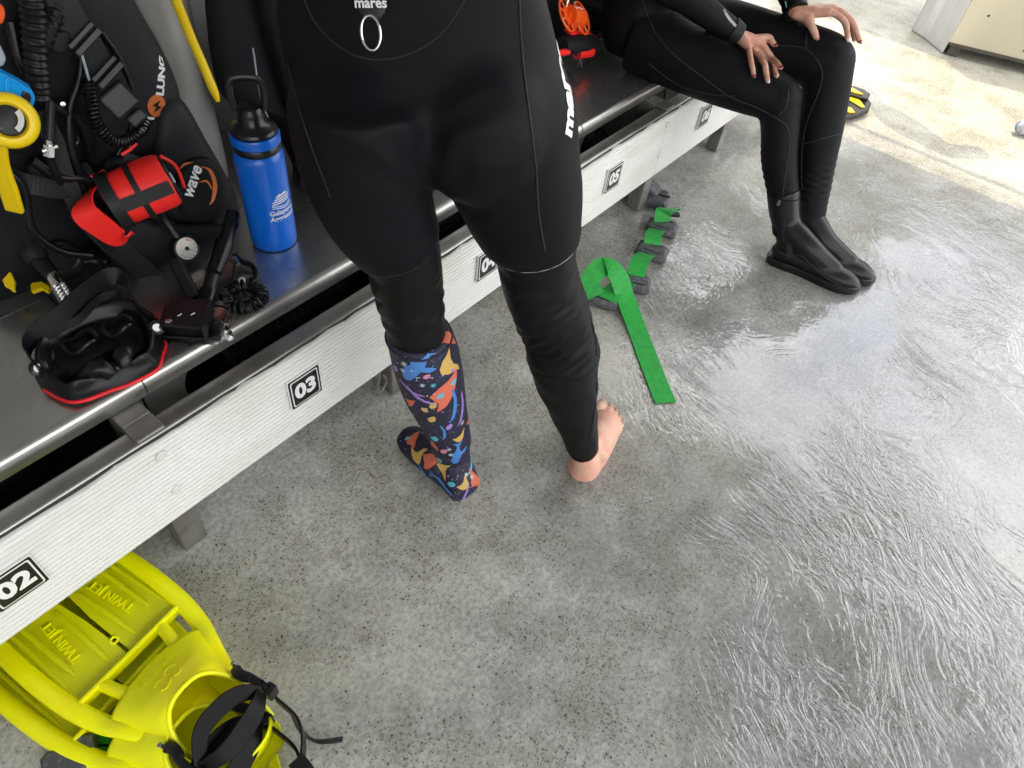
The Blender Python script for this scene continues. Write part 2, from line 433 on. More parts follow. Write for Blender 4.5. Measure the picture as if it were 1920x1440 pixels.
    dryfar = rng(sx.outputs[0], 2.6, 3.1, 1.0, .04)
    flow = mth('MULTIPLY', flow, dryfar)
    # soaked paint is darker than dry paint
    soak = t.nodes.new('ShaderNodeMix'); soak.data_type = 'RGBA'; soak.blend_type = 'MULTIPLY'; soak.inputs[7].default_value = (.42, .43, .44, 1)
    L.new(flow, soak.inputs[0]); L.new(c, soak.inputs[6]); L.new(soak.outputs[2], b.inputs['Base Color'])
    # running wavelets: sharp crests drawn out along the flow, calm mirror patches between
    flowv = along((1.0, .48, 1), radians(52))
    rip = nz(9.5, 3, flowv, rough=.55, dist=1.6)
    r1 = mth('SUBTRACT', rip, .5); r1 = mth('ABSOLUTE', r1); r1 = mth('MULTIPLY', r1, 3.2); r1 = mth('SUBTRACT', 1.0, r1); r1 = mth('MAXIMUM', r1, 0.0); r1 = mth('POWER', r1, 2.2)
    rip2 = nz(46, 3, along((1.15, .70, 1), radians(62)), rough=.55, dist=1.5)
    rip3 = nz(7, 2, rough=.5, dist=.8)
    calm = rng(nz(2.4, 2, mp(loc=(3.3, 1.7, 0))), .42, .64)
    h = mth('ADD', mth('MULTIPLY', r1, .24), mth('ADD', mth('MULTIPLY', rip2, .24), mth('MULTIPLY', rip3, 1.0)))
    cb = t.nodes.new('ShaderNodeBump'); cb.inputs['Distance'].default_value = .0075
    calm_amp = rng(calm, 0, 1, .06, .95)
    amp = mth('MULTIPLY', flow, calm_amp)
    L.new(mth('ADD', amp, .05), cb.inputs['Strength'])
    L.new(h, cb.inputs['Height'])
    L.new(cb.outputs[0], b.inputs['Coat Normal'])
    b.inputs['Coat IOR'].default_value = 1.9
    b.inputs['Coat Roughness'].default_value = .05
    L.new(mth('MULTIPLY', rng(flow, 0, .6, .22, 1.0), dryfar), b.inputs['Coat Weight'])
    L.new(rng(flow, 0, .5, .20, .022), b.inputs['Coat Roughness'])
    return m
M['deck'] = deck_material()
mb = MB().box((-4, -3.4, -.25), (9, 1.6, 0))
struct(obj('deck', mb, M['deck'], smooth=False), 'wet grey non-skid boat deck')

def sea_material():
    m = mat('sea_water', (.01, .05, .07), .08, spec=.5, bump=(.9, .6, .15))
    return m
mb = MB().box((-1500, -1500, -2.2), (1500, 1500, -1.4))
struct(obj('sea', mb, sea_material(), smooth=False), 'blue open sea beyond the deck')

# ------------------------------------------------------------------ roof over the dive deck, walls
mb = MB().box((-4, -2.55, 2.45), (3.38, 1.15, 2.60))
for i in range(7): mb.box((-3.6 + i * 1.1, -2.54, 2.37), (-3.54 + i * 1.1, 1.14, 2.449))
struct(obj('roof', mb, M['roof_white'], smooth=False), 'white upper deck overhead')
mb = MB().box((-4, .66, 0.0), (2.75, .74, 2.449))
struct(obj('wall', mb, M['wall_grey'], smooth=False), 'grey wall behind the tank rack')
mb = MB().box((-3.9, -2.5, 0.0), (-3.8, .65, 2.449))
struct(obj('cabin_wall', mb, M['roof_white'], smooth=False), 'white cabin wall at the forward end')
mb = MB().box((-3.79, -2.55, 0), (2.0, -2.45, .55))
struct(obj('added_side_wall', mb, M['roof_white'], smooth=False), 'added low white wall on the far side of the deck')  # unseen wall added to hold back side light on the deck
mb = MB().box((4.15, .62, 0), (7.2, .72, 1.42))
struct(obj('aft_shade_slab', MB().box((4.50, -.42, 1.9), (7.2, 1.1, 1.98)), M['roof_white'], smooth=False), 'added white slab that shades the aft deck')  # unseen slab added to shade the aft deck and cut sky light
mb = MB().box((4.15, .62, 0), (7.2, .72, 1.42))
struct(obj('bulwark', mb, M['roof_white'], smooth=False), 'white side wall of the aft deck')
# pipe that edges the roof
t_ = thing('edge_pipe', 'steel pipe running along the roof edge', 'pipe', (3.50, .6, 2.4))
obj('pipe', MB().cyl((3.50, -2.4, 2.40), (3.50, 1.1, 2.40), .017), M['steel'], t_)
for y_ in (-2.2, -.7, .9): obj('bracket', MB().box((3.378, y_ - .015, 2.46), (3.50, y_ + .015, 2.49)).box((3.49, y_ - .015, 2.40), (3.51, y_ + .015, 2.46)), M['steel'], t_, smooth=False)

# ------------------------------------------------------------------ bench
bench = thing('bench', 'long stainless steel dive bench with a white ribbed front board', 'bench', (0, 0, 0))
LEGX = [-1.10, -.53, .042, .608, 1.174, 1.740, 2.306, 2.872]
JOINT = [-1.165, .117, 1.399, 2.681]
YF = .073
def seat_profile(x, back):
    """bent sheet: flat top, rolled lip"""
    pts = [(back, .400), (YF + .014, .400)]
    for i in range(1, 7):
        a = pi / 2 * i / 6; pts.append((YF + .012 - .012 * sin(a), .388 + .012 * cos(a)))
    pts += [(YF, .366), (YF + .003, .363), (YF + .006, .366)]
    pts += [(YF + .006, .385), (YF + .016, .394), (back, .394)]
    return [V((x, y, z)) for y, z in pts]
for a, b in zip(JOINT, JOINT[1:]):
    mb = MB(); rs = []
    n = 14
    for i in range(n + 1):
        x = a + .0012 + (b - a - .0024) * i / n
        rs.append(seat_profile(x, .366))
    mb.rings(rs)
    obj('seat', mb, M['steel_seat'], bench, ang=50)
    lp = MB()      # polished outer face of the rolled lip
    rs = []
    for i in range(n + 1):
        x = a + .0022 + (b - a - .0044) * i / n
        pr = []
        for k in range(0, 8):
            an = pi / 2 * k / 6 - .1
            if k < 7: pr.append(V((x, YF + .012 - .0128 * sin(an), .388 + .0128 * cos(an))))
        pr += [V((x, YF - .0008, .366)), V((x, YF + .003, .3622)), V((x, YF + .0075, .3666)), V((x, YF + .006, .384)), V((x, YF + .016, .3945))]
        rs.append(pr)
    lp.rings(rs)
    obj('front_lip', lp, M['steel'], bench, ang=60)
for a, b in zip(JOINT, JOINT[1:]):
    obj('rack_shelf', MB().box((a + .001, .3685, .380), (b - .001, .655, .3985)), M['steel_seat'], bench, smooth=False, bevel=.002)
# front rail, tray, slotted inner plate
x0, x1 = -1.16, 2.90
rail = MB(); rs = []
for x in [x0 + (x1 - x0) * i / 40 for i in range(41)]:
    pr = []
    for cy_, cz_, a0 in ((.008, .344, 180), (.034, .344, 90), (.034, .316, 0), (.008, .316, -90)):
        for k in range(4):
            a = radians(a0 - 90 * k / 3); pr.append(V((x, cy_ + .008 * cos(a) , cz_ + .008 * sin(a))))
    rs.append(pr)
rail.rings(rs)
obj('front_rail', rail, M['rail'], bench, ang=60)
obj('tray', MB().box((x0, .0425, .150), (x1, .36, .156)), M['dark_tray'], bench, smooth=False)
obj('tray_back', MB().box((x0, .352, .157), (x1, .36, .393)), M['dark_tray'], bench, smooth=False)
def slot_plate(xa, xb, holes, y, z0, z1, th):
    """plate in the xz plane with stadium holes"""
    bm = bmesh.new()
    def loop(pts):
        vs = [bm.verts.new(p) for p in pts]
        return [bm.edges.new((vs[i], vs[(i + 1) % len(vs)])) for i in range(len(vs))]
    es = loop([(xa, y, z0), (xb, y, z0), (xb, y, z1), (xa, y, z1)])
    for (h0, h1, hz0, hz1) in holes:
        r = (hz1 - hz0) / 2; zc = (hz0 + hz1) / 2; pts = []
        for k in range(13): a = -pi / 2 + pi * k / 12; pts.append((h1 - r + r * cos(a), y, zc + r * sin(a)))
        for k in range(13): a = pi / 2 + pi * k / 12; pts.append((h0 + r + r * cos(a), y, zc + r * sin(a)))
        es += loop(pts)
    bmesh.ops.triangle_fill(bm, use_beauty=True, use_dissolve=False, edges=es)
    ex = bmesh.ops.extrude_face_region(bm, geom=bm.faces[:])
    bmesh.ops.translate(bm, verts=[g for g in ex['geom'] if isinstance(g, bmesh.types.BMVert)], vec=(0, th, 0))
    bm.verts.index_update(); o = MB(); o.v = [v.co.copy() for v in bm.verts]; o.f = [[v.index for v in f.verts] for f in bm.faces]; o.m = [0] * len(o.f); bm.free()
    return o
for a, b in zip(JOINT, JOINT[1:]):
    obj('slotted_plate', slot_plate(a + .002, b - .002, [(a + .075, a + .56, .212, .352), (a + .68, b - .03, .212, .352)], .112, .158, .3925, .004), M['steel_dull'], bench, smooth=False)
# legs with arms that carry the seat
for i, x in enumerate(LEGX):
    lg = obj('leg', MB().box((x - .001, .003, 0.003), (x + .050, .041, .3075)).box((x, .0415, .003), (x + .049, .050, .149)), M['steel_dull'], bench, smooth=False, bevel=.004)
    if i in (2, 5, 7):
        obj('seat_arm', MB().box((x + .008, .001, .3535), (x + .058, .0425, .360)).box((x + .008, .043, .200), (x + .058, .100, .3605)), M['steel_dull'], bench, smooth=False, bevel=.003)
# ribbed white boards
def board(xa, xb):
    mb = MB(); z0, z1, nr = .137, .3445, 19; pr = []
    dz = (z1 - z0) / nr
    for k in range(nr):
        za = z0 + k * dz
        pr += [(-.0078, za + .0004), (-.0108, za + dz * .20), (-.0120, za + dz * .5), (-.0108, za + dz * .80), (-.0078, za + dz - .0004)]
    n = 60; rs = []
    for i in range(n + 1):
        x = xa + (xb - xa) * i / n
        jag = .0016 * sin(x * 31) + .0012 * sin(x * 83 + 1) + .0008 * sin(x * 190)
        ring = [V((x, y, z if z < z1 - dz else z + jag * (z - (z1 - dz)) / dz)) for y, z in pr] + [V((x, -.0003, z1 + jag)), V((x, -.0003, z0))]
        rs.append(ring)
    return mb.rings(rs)
SEAMS = [-1.16, 1.752, 2.90]
for a, b in zip(SEAMS, SEAMS[1:]):
    obj('front_board', board(a + .0008, b - .0008), M['white_board'], bench, ang=70)
sl_ = MB(); rs = []
for i in range(120):
    x = x0 + (x1 - x0) * i / 119
    j = .0012 * sin(x * 37 + .5) + .0009 * sin(x * 101) + .0006 * sin(x * 260)
    rs.append([V((x, -.0040 + j * .4, .3452 + j)), V((x, .0005, .3474 + j * .6)), V((x, .0022, .3470)), V((x, .0012, .343)), V((x, -.0002, .3435 + j))])
obj('sealant_bead', sl_.rings(rs), M['sealant'], bench)
for x in (.068, 1.752):
    for z in (.213, .315):
        sc_ = MB().lathe((x + .003, -.0112, z), (0, -1, 0), [(.0105, 0), (.010, .0022), (.0075, .0032), (.004, .0030), (.0, .0028)], 16)
        obj('screw_cap', sc_, M['white_board'], bench)
# number plates
def rounded(wd, ht, r, n=4):
    pts = []
    for cx, cy, a0 in ((wd/2 - r, ht/2 - r, 0), (-wd/2 + r, ht/2 - r, 90), (-wd/2 + r, -ht/2 + r, 180), (wd/2 - r, -ht/2 + r, 270)):
        for k in range(n + 1):
            a = radians(a0 + 90 * k / n); pts.append(V((cx + r * cos(a), cy + r * sin(a), 0)))
    return pts
for i in range(2, 7):
    lab = '%02d' % i
    xl = .322 + (i - 3) * .554; o_ = V((xl + .0383, -.0125, .2558)); ex, ey = V((1, 0, 0)), V((0, 0, 1))
    wd, ht = .0766, .0796
    plate = MB(); pl = rounded(wd, ht, .001, 1)
    place(plate.prism(pl, (0, 0, .0045)), o_, ex, ey)
    pp = obj('number_plate', plate, M['white_print'], bench, smooth=False, bevel=.0012)
    pp['label'] = 'black and white number plate reading ' + lab
    def layer(nm, w2, h2, r, z, m):
        q = MB(); place(q.prism(rounded(w2, h2, r, 4), (0, 0, .0004)), o_ + V((0, -z, 0)), ex, ey)
        obj(nm, q, m, pp, smooth=False)
    layer('border', wd - .003, ht - .003, .002, .0046, M['black_print'])
    layer('inner_line', wd - .011, ht - .011, .004, .0051, M['white_print'])
    layer('field', wd - .016, ht - .016, .0035, .0056, M['black_print'])
    tx = text_mb(lab, .052, off=.0022, ext=.0003, sx=.98)
    obj('digits', place(tx, o_ + V((0, -.0066, 0)), ex, ey), M['white_print'], pp, smooth=False)
# snap hook hanging on a leg
hk = MB().tube(bez([(.585, .02, .13), (.582, .018, .09), (.570, .016, .045), (.584, .016, .035), (.600, .016, .055), (.592, .018, .085)], 5), .0032, 8)
tag(obj('snap_hook', hk, M['steel_dull'], None, (.585, .02, .035)), 'steel snap hook hanging beside the bench leg near the patterned sock', 'hook')

# ------------------------------------------------------------------ cabinet and steel column on the aft deck
cab = thing('cabinet', 'cream painted deck cabinet raised on short feet', 'cabinet', (4.12, -.346, 0))
fd = V((.30, -.954, 0)); bd = V((.954, .30, 0)); ca = V((4.125, -.352, .055))
def cbox(u0, u1, v0, v1, z0, z1): 
    return MB().prism([ca + fd * u0 + bd * v0 + V((0, 0, z0)), ca + fd * u1 + bd * v0 + V((0, 0, z0)), ca + fd * u1 + bd * v1 + V((0, 0, z0)), ca + fd * u0 + bd * v1 + V((0, 0, z0))], (0, 0, z1 - z0))
obj('body', cbox(0, 1.5, 0, .7, 0, .85), M['cream'], cab, smooth=False, bevel=.006)
obj('trim_strip', cbox(-.004, 1.504, -.004, -.0005, 0, .012), M['grime'], cab, smooth=False)
for u in (.015, 1.42): obj('foot', cbox(u, u + .055, .02, .09, -.0545, -.001), M['grime'], cab, smooth=False, bevel=.006)
obj('plinth', cbox(.08, 1.40, .16, .20, -.0545, -.001), M['steel_dull'], cab, smooth=False)
for u, z_ in ((.10, .16), (.33, .05), (.06, .42)): obj('bolt', MB().lathe(ca + fd * u + bd * -.0005 + V((0, 0, z_)), -bd, [(.006, 0), (.005, .003), (0, .0035)], 10), M['grime'], cab)
colm = MB().prism([(4.320, -.127, 0.001), (4.259, -.222, 0.001), (4.142, -.346, 0.001), (4.22, -.325, 0.001), (4.60, -.205, 0.001), (4.60, -.10, .001)], (0, 0, .82))
tag(obj('steel_housing', colm, M['pale_steel'], None, (4.3, -.22, 0.001), smooth=False, bevel=.008), 'angled pale steel housing standing against the cream cabinet', 'housing')

# unseen wetsuit shape, added to cast a blob shadow on the sunlit deck
hw = thing('shadow_wetsuit', 'black wetsuit shape added above the aft deck to cast a shadow', 'wetsuit', (3.45, -.2, 1.0))
mbw = MB()
mbw.tube(bez([(2.93, .20, 1.00), (2.94, .17, 1.18), (2.93, .15, 1.38), (2.93, .15, 1.52), (2.93, .15, 1.58)], 5), [.10, .11, .12, .125, .13, .135, .14, .145, .15, .155, .16, .165, .17, .17, .165, .16, .14, .12, .09, .07, .05], 16, flat=.45)
mbw.tube(bez([(2.97, .29, 1.50), (3.02, .34, 1.30), (3.04, .36, 1.12)], 4), .05, 10); mbw.tube(bez([(2.9, .02, 1.50), (2.92, -.06, 1.28), (2.99, -.17, 1.10)], 4), .05, 10)
mbw.v = [V((3.46 + (p.y - .15) * .25 + (p.x - 2.93), -.22 + (p.y - .15) * 1.1, p.z)) for p in mbw.v]
obj('suit', remesh(mbw, .02, 4), M['neoprene'], hw)
obj('hanger', MB().tube(bez([(3.46, -.22, 1.56), (3.46, -.22, 1.75), (3.48, -.22, 2.2), (3.50, -.22, 2.42), (3.515, -.22, 2.418)], 5), .004, 8), M['steel'], hw)

# ------------------------------------------------------------------ water bottle
bx, by, bz = .508, .228, .4005
bot = thing('water_bottle', 'tall blue metal water bottle with black loop cap on the bench', 'bottle', (bx, by, bz))
B0 = V((bx, by, bz)); UP = V((0, 0, 1))
body = obj('body', MB().lathe(B0, UP * 1.0, [(r, h * .88) for r, h in [(.0, 0), (.038, 0), (.0435, .003), (.0452, .010), (.0455, .03), (.0455, .215), (.0450, .224), (.0425, .231), (.040, .235), (.0, .235)]], 48), M['blue'], bot)
obj('neck_band', MB().lathe(B0, UP * 1.0, [(r, h * .88) for r, h in [(.03, .235), (.0415, .2352), (.0425, .238), (.0425, .248), (.041, .2505), (.03, .251)]], 48), M['black_plastic'], bot)
obj('neck_ring', MB().lathe(B0, UP * 1.0, [(r, h * .88) for r, h in [(.03, .2512), (.0425, .2514), (.0445, .254), (.0445, .270), (.043, .2735), (.03, .274)]], 48), M['blue'], bot)
capo = obj('cap', MB().lathe(B0, UP * 1.0, [(r, h * .88) for r, h in [(.02, .2742), (.0405, .2745), (.042, .278), (.040, .284), (.030, .288), (.024, .296), (.0225, .312), (.021, .322), (.0185, .326), (.0, .327)]], 40), M['black_plastic'], bot)
hd = V((.80, -.6, 0)).normalized()
lp = [B0 + UP * .28 - hd * .0235] + [B0 + UP * h * .88 + hd * s for h, s in ((.335, -.0265), (.365, -.027), (.379, -.022), (.383, -.012), (.384, 0), (.383, .012), (.379, .022), (.365, .027), (.335, .0265), (.318, .0235))]
obj('carry_loop', MB().tube(bez(lp, 4), .0052, 10, flat=1.2), M['black_plastic'], capo)
# print wrapped round the body
face_ang = math.atan2(CAM.y - by, CAM.x - bx) + .62
def on_bottle(mb, z0, rad=.0459):
    for i, p in enumerate(mb.v):
        a = face_ang + p.x / rad; r = rad + max(p.z, 0)
        mb.v[i] = V((bx + r * cos(a), by + r * sin(a), bz + z0 + p.y))
    return mb
for s_, z0 in (('Galapagos', .0925), ('Aggressor', .0795)):
    obj('lettering', on_bottle(cut(text_mb(s_, .0142, off=.0003, ext=.0001), 1), z0), M['white_print'], body, smooth=False)
lg = MB()
def bar(x0_, y0_, x1_, y1_, th):
    d = V((x1_ - x0_, y1_ - y0_, 0)); nn = V((-d.y, d.x, 0)).normalized() * th / 2
    n = 6; rs = []
    vs = []; fs = []
    for i in range(n + 1):
        p = V((x0_, y0_, 0)) + d * i / n; vs += [p + nn, p - nn]
    for i in range(n): fs.append((2*i, 2*i+1, 2*i+3, 2*i+2))
    lg.add(vs, fs)
for y_, a_, b_ in ((.000, -.021, .018), (.0048, -.020, .020), (.0096, -.016, .021), (.0144, -.013, .014)): bar(a_, y_, b_, y_ + .003, .0026)
for y_ in (-.006, -.010): bar(-.022, y_ + .003, -.006, y_, .0018); bar(-.006, y_, .008, y_ - .002, .0018); bar(.008, y_ - .002, .022, y_ + .003, .0018)
bar(-.004, .0160, -.004, .0215, .0022); bar(.006, .0165, .006, .021, .002); bar(-.010, .0175, .012, .0195, .002)
obj('ship_emblem', on_bottle(lg, .111), M['white_print'], body, smooth=False)

# ------------------------------------------------------------------ tanks standing in the rack
for i, (x, y, lab) in enumerate(((.505, .525, 'grey dive tank showing between the two black packs, beside the yellow hose'), (.10, .545, 'grey dive tank behind the pack at the far left of the bench'), (1.06, .535, 'grey dive tank in the rack behind the standing diver'), (1.60, .54, 'grey dive tank behind the orange spool'), (2.15, .54, 'grey dive tank behind the seated diver'))):
    tk = thing('dive_tank', lab, 'tank', (x, y, .3995), 'dive tanks in the rack')
    o_ = V((x, y, .3995))
    obj('cylinder', MB().lathe(o_, UP, [(.0, 0), (.075, 0), (.089, .012), (.0905, .03), (.0905, .47), (.086, .505), (.070, .535), (.045, .555), (.028, .562), (.026, .58), (.0, .58)], 40), M['tank'], tk)
    vv = obj('valve', MB().cyl(o_ + UP * .575, o_ + UP * .625, .017).cyl(o_ + UP * .61 - V((.05, 0, 0)), o_ + UP * .61 + V((.035, 0, 0)), .013), M['chrome'], tk)
    obj('knob', MB().cyl(o_ + UP * .61 - V((.085, 0, 0)), o_ + UP * .61 - V((.05, 0, 0)), .02, .022, 12), M['black_rubber'], vv)

# ------------------------------------------------------------------ buoyancy vest on the left
def pp(pts, y): return [at(a, b, y=y) for a, b in pts]
def smooth_poly(p, n=5):
    P = p + p[:3]; out = []
    for i in range(1, len(p) + 1):
        for j in range(n):
            t = j / n; a, b, c, d = P[i-1], P[i], P[i+1], P[(i+2) % len(P)] if i + 2 < len(P) else P[i+2-len(p)]
            out.append(.5 * ((2*b) + (c - a)*t + (2*a - 5*b + 4*c - d)*t*t + (3*b - a - 3*c + d)*t**3))
    return out
FR = V((-.35, -1, .25)).normalized()
vest = thing('buoyancy_vest', 'black buoyancy vest with orange round emblem on the bench at left', 'dive vest', (.25, .42, .4))
def vpad(name, px, y, th, m, par=None, nrm=FR, back=.3):
    return obj(name, MB().pad(smooth_poly(pp(px, y)), nrm, th, back), m, par or vest, ang=0)
wing = vpad('wing_panel', [(110, -60), (215, -50), (268, 30), (312, 110), (336, 178), (334, 240), (300, 296), (235, 300), (165, 250), (130, 120)], .41, .045, M['bcd_grey'])
low = vpad('lower_panel', [(300, 190), (340, 186), (382, 255), (418, 318), (443, 372), (432, 402), (378, 418), (318, 412), (276, 340), (286, 250)], .385, .04, M['bcd_grey'])
vpad('shoulder_panel', [(-60, -60), (130, -60), (176, 60), (214, 170), (252, 246), (236, 300), (186, 330), (158, 300), (120, 330), (60, 330), (-60, 300)], .43, .05, M['bcd'])
vpad('waist_panel', [(-60, 280), (60, 290), (150, 318), (190, 360), (240, 470), (220, 540), (130, 520), (80, 540), (-60, 560)], .45, .05, M['bcd'])
vpad('cummerbund', [(150, 400), (230, 400), (330, 420), (420, 420), (452, 440), (440, 480), (402, 560), (330, 566), (250, 520), (190, 470)], .335, .03, M['bcd'], back=.5)
poc = vpad('round_pocket', [(330, 330), (352, 300), (392, 296), (416, 330), (420, 372), (400, 408), (356, 410), (332, 380)], .345, .020, M['bcd'])
pk = at(392, 350, y=.315)
def arc_print(name, px, w, m, par, y):
    pth = bez([at(a, b, y=y) for a, b in px], 6); n = len(pth)
    r_ = MB(); r_.ribbon(pth, [w * max(.12, sin(pi * (i + .3) / n)) for i in range(n)], .0008, [FR.cross(pth[min(i+1, n-1)] - pth[max(i-1, 0)]) for i in range(n)])
    obj(name, r_, m, par, smooth=False)
arc_print('emblem_arc', [(378, 312), (394, 320), (403, 345), (400, 372), (393, 384)], .008, M['orange_print'], poc, .321)
arc_print('emblem_arc', [(336, 318), (346, 308), (362, 304)], .004, M['orange_print'], poc, .327)
arc_print('emblem_arc', [(372, 342), (388, 340), (398, 356)], .004, M['orange_print'], poc, .321)
q0 = at(349, 375, y=.317); q1 = at(371, 308, y=.317)
tx = text_mb('wave', .030, off=.0008, ext=.0004, shear=.3)
dirt = (q1 - q0).normalized()
obj('lettering', place(tx, (q0 + q1) / 2, dirt, FR.cross(dirt)), M['white_print'], poc, smooth=False)
# emblem and lettering on the wing
wt = bvh(MB().pad(smooth_poly(pp([(110, -60), (215, -50), (268, 30), (312, 110), (336, 178), (334, 240), (300, 296), (235, 300), (165, 250), (130, 120)], .41)), FR, .045, .3))
def on_wing(mb, px, py, ex, ey, lift=.0012):
    o_ = at(px, py, y=.375)
    h, n, _, _ = wt.ray_cast(CAM, (o_ - CAM).normalized())
    place(mb, h if h else o_, ex, ey)
    return wrap(mb, wt, lift, True)
ey_w = (at(293, 170, y=.37) - at(293, 226, y=.37)).normalized(); ex_w = ey_w.cross(FR)
disc = MB(); disc.add([V((.0, 0, 0))] + [V((.0185 * cos(a * pi / 12), .0195 * sin(a * pi / 12), 0)) for a in range(24)], [(0, 1 + i, 1 + (i + 1) % 24) for i in range(24)])
obj('emblem_disc', on_wing(disc, 293, 198, ex_w, ey_w), M['orange_print'], wing, smooth=False)
zz = MB()
zp = [(-.006, -.012), (.0105, -.002), (.002, .0005), (.008, .011), (-.009, .001), (-.0005, -.0015)]
zz.add([V((a, b, 0)) for a, b in zp], [(0, 1, 2, 5), (2, 3, 4, 5)])
obj('emblem_bolt', on_wing(zz, 293, 198, ex_w, ey_w, .0022), M['black_print'], wing, smooth=False)
d1 = (at(307, 108, y=.37) - at(298, 172, y=.37)).normalized()
tx = cut(text_mb('LUNG', .0215, off=.0011, ext=0, sx=1.15), 1)
obj('lettering', on_wing(tx, 303, 142, d1, FR.cross(d1)), M['white_print'], wing, smooth=False)
d2 = (at(284, 216, y=.37) - at(262, 246, y=.37)).normalized()
tx = cut(text_mb('AQUA', .0215, off=.0011, ext=0, sx=1.1), 1)
obj('lettering', on_wing(tx, 262, 246, d2, FR.cross(d2)), M['white_print'], wing, smooth=False)
# webbing, buckle, corrugated hose
def strap(name, px, ys, w, m, par, th=.003, side=None):
    pts = bez([at(a, b, y=y) for (a, b), y in zip(px, ys)], 6)
    return obj(name, MB().ribbon(pts, w, th, side or V((.8, -.3, .2))), m, par, smooth=False)
strap('shoulder_strap', [(90, -60), (125, 20), (168, 90), (205, 150), (238, 200)], [.36, .345, .335, .33, .325], .042, M['web'], vest)
strap('shoulder_strap', [(150, 395), (205, 450), (268, 505), (330, 560)], [.33, .315, .30, .29], .040, M['web'], vest)
for px_, py_, y_ in ((166, 78, .328), (208, 140, .318)):
    c_ = at(px_, py_, y=y_)
    Mx = Matrix.Translation(c_) @ FR.to_track_quat('Z', 'Y').to_matrix().to_4x4() @ Matrix.Rotation(radians(-55), 4, 'Z')
    obj('strap_slider', MB().box((-.005, -.026, -.003), (.005, .026, .005), M=Mx).box((-.016, -.026, -.003), (-.008, .026, .004), M=Mx), M['black_plastic'], vest, smooth=False, bevel=.0015)
c_ = at(232, 195, y=.315)
Mx = Matrix.Translation(c_) @ FR.to_track_quat('Z', 'Y').to_matrix().to_4x4() @ Matrix.Rotation(radians(-60), 4, 'Z')
obj('buckle', MB().box((-.03, -.024, -.004), (.012, .024, .008), M=Mx).box((.016, -.016, -.003), (.036, .016, .007), M=Mx), M['black_plastic'], vest, smooth=False, bevel=.004)
def corr(path, r, amp, per):
    pts = bez(path, 30); n = len(pts); L = 0; rr = []
    for i, p in enumerate(pts):
        if i: L += (p - pts[i-1]).length
        rr.append(r + amp * (.5 + .5 * sin(2 * pi * L / per)))
    return MB().tube(pts, rr, 14)
obj('inflator_hose', corr([at(48, -70, y=.33), at(60, 20, y=.335), at(66, 110, y=.335), at(72, 180, y=.34)], .014, .0035, .010), M['black_rubber'], vest)
obj('inflator_hose', corr([at(110, 10, y=.36), at(88, 60, y=.35), at(70, 95, y=.34)], .012, .003, .010), M['black_rubber'], vest)
obj('velcro_patch', MB().pad(smooth_poly(pp([(98, 66), (126, 58), (136, 78), (122, 98), (100, 94)], .345)), FR, .006), M['bcd_grey'], vest)
obj('d_ring', MB().tube([at(135 + 12 * cos(a * pi / 6), 262 + 10 * sin(a * pi / 6), y=.345) for a in range(12)], .0022, 8, closed=True), M['black_plastic'], vest)
# inflator knob and metal fitting
ft = thing('hose_fitting', 'chrome hose fitting hanging in front of the black vest', 'fitting', at(92, 278, y=.33))
a_, b_ = at(92, 262, y=.33), at(92, 292, y=.33)
obj('nut', MB().cyl(a_.lerp(b_, .3), b_, .0085, seg=6).cyl(a_, a_.lerp(b_, .35), .005), M['chrome'], ft)
obj('cross_bar', MB().cyl(a_.lerp(b_, .55) - V((.012, 0, 0)), a_.lerp(b_, .55) + V((.012, 0, 0)), .005), M['chrome'], ft)
obj('hose', MB().tube(bez([b_, at(104, 325, y=.34), at(122, 360, y=.36)], 6), .006, 10).tube(bez([a_, at(93, 235, y=.335), at(95, 190, y=.34)], 5), .008, 10), M['black_rubber'], ft)
# coiled lanyard hanging in front of the vest
cl = thing('coiled_lanyard', 'black coiled lanyard hanging in a loop across the black vest', 'lanyard', at(210, 250, y=.31))
pts = bez([at(167, 150, y=.33), at(170, 190, y=.322), at(182, 232, y=.315), at(208, 262, y=.31), at(236, 264, y=.31), at(262, 248, y=.315), at(276, 228, y=.325)], 8)
obj('coil', MB().coil(pts, .0082, .0022, 30), M['gloss_rubber'], cl)
obj('cord', MB().tube([at(152, 98, y=.335), at(160, 125, y=.332), pts[0]], .0022, 8), M['grey_plastic'], cl)
if False: obj('clip', MB().tube([at(212 + 10 * cos(a * pi / 6), 215 + 24 * sin(a * pi / 6), y=.305) for a in range(12)], .0028, 8, closed=True), M['chrome'], cl)
# yellow low pressure hose between the packs
yh = bez([at(300, -80, y=.40), at(330, 0, y=.40), at(358, 70, y=.395), at(384, 130, y=.385), at(409, 190, y=.37)], 8)
tag(obj('yellow_hose', MB().tube(yh, [.0085] * (len(yh) - 4) + [.0082, .0075, .006, .004], 14), M['yellow'], None, yh[-1]), 'slim yellow air hose beside the grey tank', 'hose')

# red marker buoy, rolled
sm = thing('marker_buoy', 'rolled red surface marker buoy with black end strapped to the vest', 'marker buoy', at(270, 370, y=.31))
e1 = at(318, 335, y=.275); e0 = at(205, 380, y=.31)
axd = (e1 - e0).normalized()
rol = MB().tube([e0.lerp(e1, t) for t in (0, .1, .3, .5, .7, .9, .97, 1)], [.040, .045, .046, .047, .047, .046, .044, .041], 28)
for i, p in enumerate(rol.v):
    rol.v[i] = p + V((sin(p.x * 160 + p.z * 90), cos(p.z * 140), sin(p.y * 170))) * .0009
ro = obj('roll', rol, M['red'], sm)
sp = MB()
n1 = axd.orthogonal().normalized(); n2 = axd.cross(n1)
for k in range(4): sp.tube([e1 + axd * .001 + (n1 * cos(a * pi / 12) + n2 * sin(a * pi / 12)) * (.036 - .009 * k - .00037 * a) for a in range(24)], .0035, 6)
sp.lathe(e1 - axd * .002, axd, [(.0, 0), (.0395, 0), (.0395, .003), (0, .003)], 28)
obj('rolled_end', sp, M['black_rubber'], ro)
